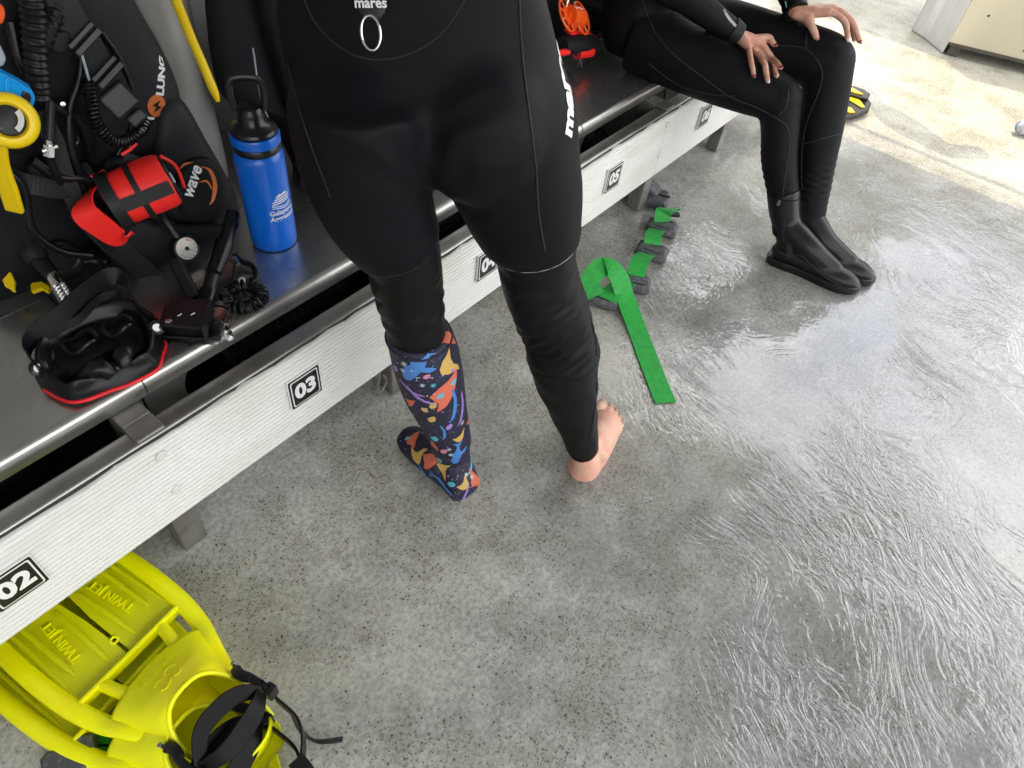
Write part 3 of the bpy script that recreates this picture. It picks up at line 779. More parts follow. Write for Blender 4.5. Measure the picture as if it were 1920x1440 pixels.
pin = MB().lathe(e1 + axd * .004 - V((.0, 0, .014)) - AX_R * .024, (CAM - e1), [(.0, 0), (.011, 0), (.0125, .004), (.009, .011), (.004, .012), (0, .012)], 18)
obj('end_cap', pin, M['black_plastic'], sm)
wp = MB(); wo = e1 + axd * .005 + n1 * 0
for k in range(3):
    for j in range(7): wp.ball(e1 + axd * .0045 + n1 * (-.004 + k * .0045) + n2 * (-.016 + j * .005), .0022, 6)
obj('white_cord', wp, M['white_print'], sm)
for f_, wd in ((.10, .020), (.50, .010)):
    c_ = e0.lerp(e1, f_)
    obj('band', MB().ribbon([c_ + (n1 * cos(a * pi / 16) + n2 * sin(a * pi / 16)) * .0485 for a in range(33)], wd, .002, axd), M['web'], sm)
c_ = e0.lerp(e1, .72); vw = (CAM - c_).normalized(); vw = (vw - axd * vw.dot(axd)).normalized()
lw = vw.cross(axd)
dn = lw if lw.z < 0 else -lw
obj('strap', MB().ribbon([e0.lerp(e1, t) + (vw * .94 + dn * .25).normalized() * .0495 for t in (.2, .4, .6, .8, .98)], .022, .0025, dn), M['web'], sm)
fl = bez([at(176, 352, y=.33), at(158, 375, y=.31), at(160, 400, y=.295), at(190, 425, y=.285), at(225, 448, y=.28), at(250, 436, y=.275)], 6)
nfl = len(fl)
flp = MB().ribbon(fl, [.012 + .036 * sin(pi * min(1, .18 + .7 * i / nfl)) for i in range(nfl)], .003, [(axd * .8 + V((.0, -.3, .5))) for i in range(nfl)])
obj('loose_flap', flp, M['red'], sm, ang=60)
for re_ in (MB().tube(bez([at(228, 290, y=.32), at(244, 280, y=.315), at(256, 268, y=.31)], 4), .003, 8), MB().tube(bez([at(166, 332, y=.34), at(182, 328, y=.335), at(196, 320, y=.33)], 4), .003, 8), MB().tube(bez([at(300, 292, y=.29), at(330, 312, y=.28), at(346, 352, y=.275)], 5), .003, 8)): obj('red_edge', re_, M['red'], sm)

# more hoses, straps and piping crowding the vest
for pxs, ys, r_ in (([(20, 40), (40, 120), (90, 190), (150, 230), (175, 300)], [.36, .35, .345, .35, .36], .0085), ([(120, -40), (150, 60), (150, 140), (130, 210), (140, 300), (180, 360)], [.37, .36, .35, .345, .34, .35], .007),
                    ([(60, 300), (110, 330), (170, 340), (200, 400), (230, 470), (300, 530)], [.36, .35, .34, .33, .32, .31], .009), ([(-20, 300), (40, 350), (60, 430), (110, 470), (170, 480)], [.35, .34, .335, .33, .33], .0075),
                    ([(190, 60), (230, 120), (250, 180), (246, 240), (220, 290)], [.37, .36, .35, .345, .345], .005)):
    pl_ = bez([at(a, b, y=y) for (a, b), y in zip(pxs, ys)], 8)
    obj('hose', MB().tube(pl_, r_, 12), M['gloss_rubber'], vest)
def piping(px, y, off, m='web', r_=.0022, par=None):
    q_ = smooth_poly(pp(px, y)); q_ = [p + FR * off for p in q_]
    obj('piping', MB().tube(q_, r_, 8, closed=True), M[m], par or vest)
piping([(112, -58), (213, -48), (264, 34), (308, 112), (331, 178), (329, 238), (298, 292), (236, 296), (168, 248), (133, 120)], .41, .016, 'bcd')
piping([(302, 194), (338, 190), (379, 257), (415, 319), (439, 372), (429, 399), (378, 414), (320, 408), (279, 340), (289, 252)], .385, .014, 'bcd')
piping([(334, 332), (354, 304), (391, 300), (413, 332), (416, 371), (398, 404), (357, 406), (335, 378)], .345, .0105, 'web', .0014)
strap('webbing', [(20, 330), (60, 345), (110, 355), (160, 350)], [.36, .345, .345, .35], .03, M['web'], vest, side=V((.1, .2, 1)))
strap('webbing', [(70, 210), (100, 260), (118, 320), (150, 400)], [.36, .35, .345, .34], .028, M['web'], vest)
strap('webbing', [(250, 290), (240, 330), (215, 360)], [.33, .325, .33], .026, M['web'], vest)
for a, b, y in ((118, 195, .338),):
    obj('eyelet', MB().lathe(at(a, b, y=y), FR, [(.0, 0), (.0045, 0), (.0035, .002), (0, .0024)], 12), M['chrome'], vest)
for px in ([(54, 300), (110, 296), (116, 350), (58, 356)], [(196, 300), (236, 296), (226, 340), (190, 340)], [(10, 200), (52, 210), (60, 280), (6, 280)]):
    obj('pouch', MB().pad(smooth_poly(pp(px, .375), 4), FR, .018), M['bcd'], vest, ang=0)

# pressure gauge with its hose
pg = thing('pressure_gauge', 'small black pressure gauge with a pale dial lying among the hoses', 'gauge', at(350, 466, z=.43))
gc = at(350, 466, z=.435); gn = (CAM - gc).normalized() + V((.35, -.1, -.2)); gn.normalize()
ga = obj('case', MB().lathe(gc - gn * .018, gn, [(.0, 0), (.020, 0), (.0255, .004), (.0265, .014), (.0245, .020), (.0215, .021), (.0212, .0185), (0, .0185)], 32), M['black_rubber'], pg)
obj('dial', MB().lathe(gc + gn * .0006, gn, [(.0, 0), (.0208, 0), (.0208, .0006), (0, .0006)], 32), M['dial'], pg)
gx = gn.orthogonal().normalized(); gy = gn.cross(gx); gq = gc + gn * .0014
ndl = MB(); ndl.add([gq + gx * .0012, gq + gy * .014, gq - gx * .0012, gq - gy * .004], [(0, 1, 2, 3)])
ndl.lathe(gq, gn, [(.0, 0), (.0042, 0), (.0042, .0006), (0, .0006)], 14)
for k in range(9):
    a = -.4 + k * .48; d_ = gx * cos(a) + gy * sin(a); e_ = gn.cross(d_)
    ndl.add([gq + d_ * .0155 + e_ * .0005, gq + d_ * .019 + e_ * .0005, gq + d_ * .019 - e_ * .0005, gq + d_ * .0155 - e_ * .0005], [(0, 1, 2, 3)])
obj('needle', ndl, M['black_print'], pg, smooth=False)
obj('red_zone', MB().ribbon([gq + (gx * cos(a) + gy * sin(a)) * .0165 for a in (3.1, 3.25, 3.4, 3.55)], .003, .0004, [(gx * cos(a) + gy * sin(a)) for a in (3.1, 3.25, 3.4, 3.55)]), M['orange_print'], pg, smooth=False)
obj('hose', MB().tube(bez([gc - gn * .006, at(325, 435, y=.30), at(305, 405, y=.32), at(290, 380, y=.35)], 6), .0065, 12), M['black_rubber'], pg)

# hoses and coil lying on the seat
hz = thing('console_hose', 'black hoses running down to the seat beside the gauge', 'hose', at(395, 540, z=.42))
obj('hose', MB().tube(bez([at(436, 400, z=.47), at(424, 450, z=.45), at(404, 500, z=.43), at(388, 560, z=.415)], 8), .013, 14), M['black_rubber'], hz)
obj('hose', MB().tube(bez([at(330, 490, z=.45), at(350, 530, z=.43), at(368, 560, z=.415)], 8), .012, 14), M['black_rubber'], hz)
obj('strain_relief', MB().tube([at(420, 455, z=.455), at(400, 510, z=.432)], [.017, .015], 14).tube([at(392, 545, z=.42), at(386, 566, z=.413)], [.016, .016], 14), M['gloss_rubber'], hz)
lan = thing('coiled_lanyard', 'small glossy black coiled lanyard ring lying on the seat edge', 'lanyard', at(460, 560, z=.401))
cc = at(458, 556, z=.412)
ring = [cc + V((.031 * cos(a) , .031 * sin(a), 0)) for a in [radians(110 - 330 * k / 40) for k in range(41)]]
obj('coil', MB().coil(ring, .0115, .0027, 19), M['gloss_rubber'], lan)
obj('cord', MB().tube(bez([ring[0], at(440, 500, z=.42), at(425, 470, z=.44), at(446, 420, z=.45)], 6), .003, 8), M['black_rubber'], lan)
obj('snap', MB().tube(bez([at(440, 478, z=.42), at(452, 490, z=.415), at(474, 500, z=.41), at(480, 520, z=.408), at(466, 528, z=.408)], 5), .0055, 8), M['gloss_rubber'], lan)
obj('swivel', MB().cyl(at(440, 482, z=.423), at(447, 496, z=.42), .0045), M['chrome'], lan)

# ------------------------------------------------------------------ regulators, octopus and clips at the far left
oc = thing('octopus_regulator', 'yellow spare regulator with ring cover hanging at the left edge', 'regulator', at(18, 235, y=.25))
o_ = at(16, 226, y=.25); nn = (CAM - o_).normalized()
oo = obj('ring_cover', MB().lathe(o_ - nn * .01, nn, [(.020, .004), (.021, .0), (.030, -.002), (.0355, .004), (.037, .012), (.0345, .020), (.029, .024), (.024, .024), (.021, .020), (.020, .010)], 40), M['yellow'], oc)
obj('diaphragm', MB().lathe(o_ - nn * .008, nn, [(.0, 0), (.023, 0), (.023, .010), (.016, .012), (0, .013)], 30), M['black_rubber'], oc)
e1_ = nn.orthogonal().normalized(); e2_ = nn.cross(e1_)
lb = MB()
for side in (0, 1):
    aa = [(k / 8 * 1.7 - .85) + (pi if side else 0) for k in range(9)]
    gp = [o_ + nn * .0060 + (AX_R * cos(a) + AX_U * sin(a)) * .0175 for a in aa]
    lb.ribbon(gp, .008, .0008, [(AX_R * cos(a) + AX_U * sin(a)) for a in aa])
obj('white_label', lb, M['white_print'], oc, smooth=False)
obj('second_stage', MB().lathe(o_ - nn * .055, nn, [(.0, 0), (.024, 0), (.034, .012), (.036, .04), (.034, .046), (0, .046)], 30), M['black_plastic'], oc)
yl = thing('yellow_hose', 'wide yellow strap-like hose running down from the spare regulator', 'hose', at(20, 400, y=.30))
obj('hose', MB().ribbon(bez([at(2, 265, y=.27), at(4, 310, y=.29), at(16, 355, y=.31), at(28, 395, y=.33)], 6), [.014 + .012 * min(1, i / 12) for i in range(19)], .010, AX_R), M['yellow'], yl, bevel=.003)
strap_y = MB().ribbon(bez([at(-10, 440, z=.50), at(2, 490, z=.46), at(16, 525, z=.44), at(28, 548, z=.43)], 6), [.018 + .0 * i for i in range(15)] + [.013, .008, .005, .003], .006, AX_R)
obj('strap_end', strap_y, M['yellow'], yl, bevel=.0015)
tag(obj('yellow_tag', MB().prism([at(a, b, z=.425) for a, b in ((60, 541), (64, 536), (82, 534), (92, 540), (98, 546), (92, 552), (80, 546), (62, 552))], (0, 0, .008)), M['yellow'], None, at(80, 545, z=.425), smooth=False, bevel=.001), 'small yellow plastic tag beside the chrome hose end', 'tag')
bc = thing('blue_clip', 'bright blue plastic clip above the yellow ring', 'clip', at(30, 180, y=.27))
obj('shell', MB().prism([at(a, b, y=.265) for a, b in ((-20, 130), (4, 140), (40, 158), (62, 172), (69, 186), (62, 206), (52, 212), (34, 206), (-20, 192))], (.004, .02, .004)), M['blue_lt'], bc, smooth=False, bevel=.004)
obj('latch', MB().prism([at(a, b, y=.262) for a, b in ((44, 172), (58, 178), (60, 186), (52, 208), (38, 192))], (.002, .008, .002)), M['black_plastic'], bc, smooth=False, bevel=.002)
obj('grip', MB().prism([at(a, b, y=.263) for a, b in ((10, 145), (22, 151), (20, 196), (8, 192))], (.001, .006, .001)), M['blue_lt'], bc, smooth=False, bevel=.002)
tag(obj('orange_whistle', MB().tube(bez([at(-40, 18, y=.3), at(-10, 24, y=.3), at(4, 28, y=.3)], 5), [.013] * 9 + [.011, .006], 14), M['orange'], None, at(-10, 30, y=.3)), 'orange whistle end peeking in at the upper left', 'whistle')
tag(obj('grey_weight_tab', MB().prism([at(a, b, y=.28) for a, b in ((-20, 70), (4, 90), (14, 112), (8, 126), (-20, 130))], (.002, .012, .002)), M['grey_plastic'], None, at(0, 110, y=.28), smooth=False, bevel=.004), 'grey plastic tab at the left edge under the orange whistle', 'tab')
rg = thing('regulator_hose', 'thick black regulator hose ending in a ringed chrome fitting', 'hose', at(112, 545, z=.425))
a_ = at(96, 515, z=.447); b_ = at(128, 566, z=.418)
obj('hose', MB().tube(bez([at(-40, 340, z=.56), at(10, 400, z=.52), at(45, 450, z=.485), at(72, 490, z=.46)], 8), [.020] * 20 + [.021, .021, .02, .019, .018], 16), M['web'], rg)
obj('sleeve', MB().tube([at(66, 480, z=.465), at(98, 518, z=.445)], [.0165, .0135], 18), M['black_rubber'], rg)
fit = MB().tube([a_, a_.lerp(b_, .42)], [.0105, .0105], 20)
rr = []
for k in range(25): rr.append((.0115 + .002 * sin(k * 2 * pi / 5), k * (b_ - a_).length * .55 / 24))
fit.lathe(a_.lerp(b_, .42), b_ - a_, rr, 22)
obj('fitting', fit, M['chrome'], rg)
rs2 = thing('second_stage', 'black round regulator mouthpiece lying beside the vest', 'regulator', at(120, 480, z=.44))
o_ = at(118, 486, z=.452); nn = (V((-.25, -.5, .8))).normalized()
obj('body', MB().lathe(o_ - nn * .03, nn, [(.0, 0), (.026, 0), (.033, .01), (.035, .03), (.032, .042), (.027, .046), (.025, .040), (0, .040)], 32), M['black_plastic'], rs2)
obj('mouthpiece', MB().tube(bez([o_ - nn * .01, o_ + V((.035, -.015, -.01)), o_ + V((.06, -.02, -.02))], 5), [.018] * 4 + [.016] * 4 + [.013] * 3, 16, flat=.7), M['gloss_rubber'], rs2)
obj('red_trim', MB().tube(bez([at(46, 415, z=.50), at(70, 414, z=.50), at(98, 424, z=.49)], 5), .0028, 8), M['red_rubber'], rs2)
rs3 = MB().lathe(at(30, 480, z=.44) - V((0, 0, .038)), (.0, -.35, .94), [(.0, 0), (.03, 0), (.037, .012), (.039, .03), (.034, .044), (.02, .05), (0, .051)], 32)
tag(obj('second_stage', rs3, M['black_plastic'], None, at(30, 480, z=.40)), 'glossy black regulator dome at the left edge beside the yellow strap', 'regulator')

# ------------------------------------------------------------------ dive mask
mk = thing('dive_mask', 'black dive mask with red rim lying face down on the bench edge', 'mask', (.10, .15, .4))
rim_px = [(86, 734), (100, 742), (118, 752), (140, 757), (165, 753), (190, 744), (212, 735), (235, 728), (262, 716), (288, 702), (300, 690), (306, 668), (311, 652), (306, 640)]
rim = [at(a, b, z=.4045) for a, b in rim_px]
back_ = [V((.205, .185, .418)), V((.165, .228, .425)), V((.105, .245, .425)), V((.048, .232, .424)), V((.012, .19, .416))]
loop = bez(rim, 4) + bez([rim[-1]] + back_ + [rim[0]], 6)[1:-1]
nL = len(loop); cM = sum(loop, V()) / nL
sk = MB(); rs = []
for sc, dz in ((1.0, .002), (1.01, .008), (.985, .018), (.93, .028), (.90, .035), (.87, .037), (.83, .033), (.79, .022), (.75, .012), (.70, .006), (.3, .005), (.02, .005)):
    ring = []
    for i, p in enumerate(loop):
        nose = math.exp(-((p - V((.085, .075, .4))).length / .05) ** 2)
        q = cM + (p - cM) * (sc - .16 * nose * (1 if .6 < sc < .99 else 0)); ring.append(V((q.x, q.y, p.z + dz + .004 * sin(i * .55) * (dz > .03))))
    rs.append(ring)
obj('skirt', sk.rings(rs), M['gloss_rubber'], mk, ang=0)
fr = obj('red_rim', MB().tube([p + V((0, 0, .005)) for p in bez(rim, 4)], .0042, 10, flat=.9), M['red_rubber'], mk)
obj('bottom_frame', MB().tube([p + V((0, 0, .0035)) for p in bez([rim[-1]] + back_ + [rim[0]], 6)], .0045, 10), M['black_plastic'], mk)
nb = MB(); 
for s_ in (-1, 1):
    nb.tube(bez([V((.095 + s_ * .045, .115, .425)), V((.095 + s_ * .02, .10, .445)), V((.095 + s_ * .012, .085, .430))], 5), [.012, .013, .014, .015, .016, .016, .015, .014, .013, .012, .01], 12)
obj('nose_pocket', nb, M['gloss_rubber'], mk)
st = bez([at(128, 700, z=.425), at(85, 705, z=.435), at(52, 662, z=.45), at(66, 626, z=.462), at(112, 592, z=.475), at(160, 548, z=.485), at(206, 518, z=.485), at(236, 528, z=.475), at(252, 566, z=.455), at(268, 590, z=.445), at(296, 608, z=.436)], 6)
obj('strap', MB().ribbon(st, [.020 + .012 * sin(pi * i / len(st)) ** 2 for i in range(len(st))], .003, V((.15, .3, 1))), M['gloss_rubber'], mk, ang=50)
st2 = bez([at(70, 640, z=.45), at(120, 612, z=.455), at(150, 596, z=.46), at(186, 560, z=.468), at(226, 548, z=.46)], 6)
obj('split_strap', MB().ribbon(st2, .014, .003, V((.15, .3, 1))), M['gloss_rubber'], mk, ang=50)
for px_, py_ in ((72, 690), (294, 614)):
    c_ = at(px_, py_, z=.442); nn = (CAM - c_).normalized()
    cp = obj('strap_clip', MB().lathe(c_ - nn * .012, nn, [(.0, 0), (.011, 0), (.0135, .004), (.0135, .010), (.009, .013), (0, .013)], 18), M['black_plastic'], mk)
    obj('button', MB().lathe(c_ + nn * .0012, nn, [(.0, 0), (.0068, 0), (.0066, .002), (0, .0024)], 18), M['white_print'], cp)
for px_, py_, r_ in ((150, 640, .020), (222, 610, .018)):
    c_ = at(px_, py_, z=.44)
    obj('lens_seal', MB().tube([c_ + V((r_ * 1.3 * cos(a * pi / 10), r_ * sin(a * pi / 10), .006 * sin(a * .9))) for a in range(20)], .0045, 8, closed=True), M['gloss_rubber'], mk)
tx = text_mb('equalize', .008, ext=.0002)
obj('lettering', place(tx, at(165, 744, z=.4105) + V((0, -.001, .002)), at(190, 733, z=.41) - at(140, 747, z=.41), V((-.2, .4, .6))), M['white_print'], fr, smooth=False)

# ------------------------------------------------------------------ clear camera housing
ch = thing('camera_housing', 'clear camera housing with a black camera inside, on the seat edge', 'camera housing', at(360, 610, z=.401))
hb_ = [at(302, 644, z=.404), at(412, 650, z=.404), at(434, 592, z=.404), at(324, 587, z=.404)]
hup = V((-.0, -.004, .042))
obj('shell', MB().prism(hb_, hup), M['clear'], ch, smooth=False, bevel=.006, seg=3)
ci = sum(hb_, V()) / 4
inn = [ci + (p - ci) * .93 + V((0, 0, .004)) for p in hb_]
inn[1] = inn[0].lerp(inn[1], .78); inn[2] = inn[3].lerp(inn[2], .78)
cbody = obj('camera', MB().prism(inn, hup * .93), M['black_rubber'], ch, smooth=False, bevel=.003)
tpz = hup + V((0, 0, .0005))
c_ = at(326, 634, z=.404) + hup
obj('shutter_button', MB().lathe(c_, UP, [(.0, 0), (.006, 0), (.006, .003), (.004, .0045), (0, .0048)], 16), M['chrome'], ch)
for a, b in ((346, 622), (370, 620)):
    c_ = at(a, b, z=.404) + hup * 1.02
    obj('mark', MB().box((-.004, -.001, 0), (.004, .001, .0006), M=Matrix.Translation(c_)), M['white_print'], cbody, smooth=False)
obj('latch', MB().box((-.006, -.018, -.014), (.006, .018, .010), M=Matrix.Translation(at(420, 620, z=.425))).cyl(at(420, 612, z=.43), at(432, 612, z=.43), .005), M['clear'], ch, smooth=False, bevel=.003)
obj('gasket', MB().tube([p + hup * .45 for p in hb_] , .0022, 8, closed=True), M['black_rubber'], ch)

# ------------------------------------------------------------------ second vest right of the yellow hose (stands behind the diver)
v2 = thing('buoyancy_vest', 'large black buoyancy vest standing on the bench behind the blue bottle', 'dive vest', (.78, .42, .4))
def vpad2(name, px, y, th, m, back=.4): return obj(name, MB().pad(smooth_poly(pp(px, y)), FR, th, back), m, v2, ang=0)
vpad2('wing_panel', [(385, -90), (470, -90), (540, -60), (640, 80), (700, 250), (720, 400), (700, 470), (620, 440), (560, 330), (490, 200), (410, 170)], .43, .07, M['bcd'])
vpad2('shoulder_panel', [(470, -80), (560, -80), (640, 60), (690, 240), (690, 380), (640, 400), (580, 300), (520, 160)], .37, .05, M['bcd'])
vpad2('waist_panel', [(560, 240), (640, 260), (720, 340), (760, 440), (745, 480), (690, 486), (640, 450), (590, 370)], .33, .04, M['bcd'])
obj('edge_piping', MB().tube(bez([at(474, 90, y=.355), at(477, 110, y=.35), at(482, 145, y=.345), at(494, 200, y=.34), at(520, 260, y=.335)], 6), .0018, 8), M['grey_plastic'], v2)
obj('webbing', MB().ribbon(bez([at(596, 340, y=.31), at(600, 372, z=.44), at(612, 388, z=.424)], 5), .03, .003, AX_R), M['web'], v2, smooth=False)
obj('webbing', MB().ribbon(bez([at(560, 300, y=.31), at(576, 330, z=.47), at(570, 352, z=.45)], 5), .022, .003, AX_R), M['web'], v2, smooth=False)
obj('buckle', MB().box((-.014, -.012, -.004), (.014, .012, .004), M=Matrix.Translation(at(566, 310, y=.305))).tube([at(575 + 9 * cos(a * pi / 5), 330 + 9 * sin(a * pi / 5), y=.30) for a in range(10)], .002, 6, closed=True), M['black_plastic'], v2, smooth=False)
if False: obj('corrugated_hose', corr([at(430, -60, y=.34), at(436, 20, y=.345), at(452, 120, y=.35), at(480, 200, y=.35)], .014, .003, .010), M['black_rubber'], v2)
# third and fourth vests along the bench
v3 = thing('buoyancy_vest', 'black buoyancy vest on the bench between the standing and seated divers', 'dive vest', (1.75, .42, .4))
for nm, px, y, th in (('wing_panel', [(1030, -90), (1130, -90), (1190, -40), (1205, 40), (1190, 110), (1150, 128), (1120, 100), (1100, 20), (1040, -20)], .44, .06), ('shoulder_panel', [(1120, -80), (1180, -60), (1195, 30), (1180, 100), (1150, 90), (1128, 10)], .40, .04), ('waist_panel', [(990, -60), (1060, -50), (1064, 30), (1050, 100), (1010, 120), (985, 60)], .42, .05)):
    obj(nm, MB().pad(smooth_poly(pp(px, y)), FR, th, .4), M['bcd'], v3, ang=0)
obj('chrome_snap', MB().tube(bez([at(1134, 8, y=.36), at(1142, 18, y=.355), at(1140, 28, y=.355)], 4), .003, 8), M['steel'], v3)
obj('grey_tab', MB().pad(smooth_poly(pp([(1120, 78), (1130, 72), (1146, 80), (1142, 92), (1126, 94)], .37)), FR, .008), M['grey_plastic'], v3)
vb = thing('buoyancy_vest', 'black buoyancy vest standing in the rack right behind the standing diver', 'dive vest', (1.15, .42, .4))
for nm, x_, z_ in (('wing_panel', 1.12, .66), ('waist_panel', 1.13, .52)):
    obj(nm, MB().ball((x_, .40, z_), (.19, .06, .20 if z_ > .6 else .12), 20), M['bcd'], vb)

# ------------------------------------------------------------------ orange spool and red buoy behind the diver
spo = thing('finger_spool', 'orange finger spool standing on a folded red buoy', 'spool', at(1078, 60, y=.30))
ax_ = (AX_R * .80 - AX_F * .55 + AX_U * .12).normalized()
sc1 = at(1064, 28, y=.30); sc2 = at(1090, 34, y=.30)
def flange(c):
    n1_ = ax_.orthogonal().normalized(); n2_ = ax_.cross(n1_); mb = MB()
    mb.tube([c + (n1_ * cos(a * pi / 16) + n2_ * sin(a * pi / 16)) * .044 for a in range(32)], .0034, 8, closed=True)
    mb.lathe(c - ax_ * .0015, ax_, [(.012, 0), (.024, 0), (.024, .003), (.012, .003)], 28)
    for k in range(8):
        d_ = n1_ * cos(k * pi / 4) + n2_ * sin(k * pi / 4); mb.cyl(c + d_ * .022, c + d_ * .043, .0030, .0026, 8)
    return mb
f1 = obj('flange', flange(sc1), M['orange'], spo); obj('flange', flange(sc2), M['orange'], spo)
obj('line', MB().tube([sc1.lerp(sc2, t) for t in (.1, .3, .5, .7, .9)], [.026, .028, .028, .028, .026], 28), M['orange'], spo)
obj('hub', MB().cyl(sc1 - ax_ * .004, sc2 + ax_ * .004, .013), M['orange'], spo)
obj('bolt_snap', MB().tube(bez([at(1062, 12, y=.30), at(1064, 2, y=.30), at(1072, -8, y=.30)], 4), .003, 8), M['chrome'], spo)
rb = thing('folded_buoy', 'folded red and black marker buoy under the orange spool', 'marker buoy', at(1085, 110, z=.4))
obj('flap', MB().prism([at(a, b, y=.29) for a, b in ((1070, 66), (1092, 52), (1104, 66), (1122, 71), (1104, 74), (1078, 74))], (.004, .03, .004)), M['red'], rb, smooth=False, bevel=.002)
obj('pouch', MB().tube([at(1052, 85, y=.29), at(1070, 84, y=.285), at(1090, 82, y=.285), at(1108, 80, y=.29)], [.028, .032, .032, .027], 18, flat=.8), M['bcd'], rb)
obj('red_roll', MB().tube([at(1082, 101, y=.268), at(1108, 97, y=.268)], .015, 18), M['red'], rb)
obj('red_roll', MB().tube([at(1040, 100, y=.268), at(1065, 97, y=.268)], .009, 14), M['red'], rb)
obj('wire_clip', MB().tube(bez([at(1085, 116, z=.43), at(1082, 126, z=.405), at(1088, 112, z=.44), at(1091, 126, z=.405)], 4), .0018, 6), M['steel'], rb)
obj('cord', MB().tube(bez([at(1072, 90, y=.26), at(1082, 104, y=.255), at(1074, 112, y=.26)], 4), .002, 6), M['black_rubber'], rb)

# ------------------------------------------------------------------ black ribbed fin stowed under the seat
uf = thing('stowed_fin', 'black ribbed fin stowed in the tray under the seat', 'fin', (.60, .22, .157))
bl = MB(); rs = []
for i in range(90):
    x = .30 + .62 * i / 89; zt_ = .285 + .012 * sin(i * 2 * pi / 3.0)
    y0_ = .150; y1_ = .30
    rs.append([V((x, y0_, zt_ - .10)), V((x, y0_ + .004, zt_ - .02)), V((x, y0_ + .03, zt_)), V((x, y1_, zt_ + .01)), V((x, y1_, zt_ - .11))])
obj('blade', bl.rings(rs), M['black_rubber'], uf)
obj('foot_pocket', MB().tube(bez([(.92, .22, .24), (1.0, .22, .25), (1.10, .22, .235)], 5), [.06, .064, .068, .07, .07, .068, .066, .06, .055, .05, .04], 18, flat=.8), M['black_rubber'], uf)
# dark gear in the other bays
g2 = thing('stowed_bag', 'dark mesh bag pushed into the tray under the left end of the seat', 'bag', (-.20, .22, .157))
obj('bag', MB().ball((-.20, .235, .215), (.20, .085, .055), 20), M['bcd'], g2)
obj('drawstring', MB().tube(bez([(-.02, .2, .25), (.02, .17, .25), (.03, .16, .22)], 5), .004, 8), M['web'], g2)
g3 = thing('stowed_bag', 'dark gear bag in the tray under the seat near the plate numbered 05', 'bag', (1.58, .22, .157))
obj('bag', MB().ball((1.58, .245, .225), (.13, .085, .065), 20), M['bcd'], g3)
obj('drawstring', MB().tube(bez([(1.68, .19, .25), (1.70, .17, .24), (1.71, .16, .22)], 5), .004, 8), M['web'], g3)

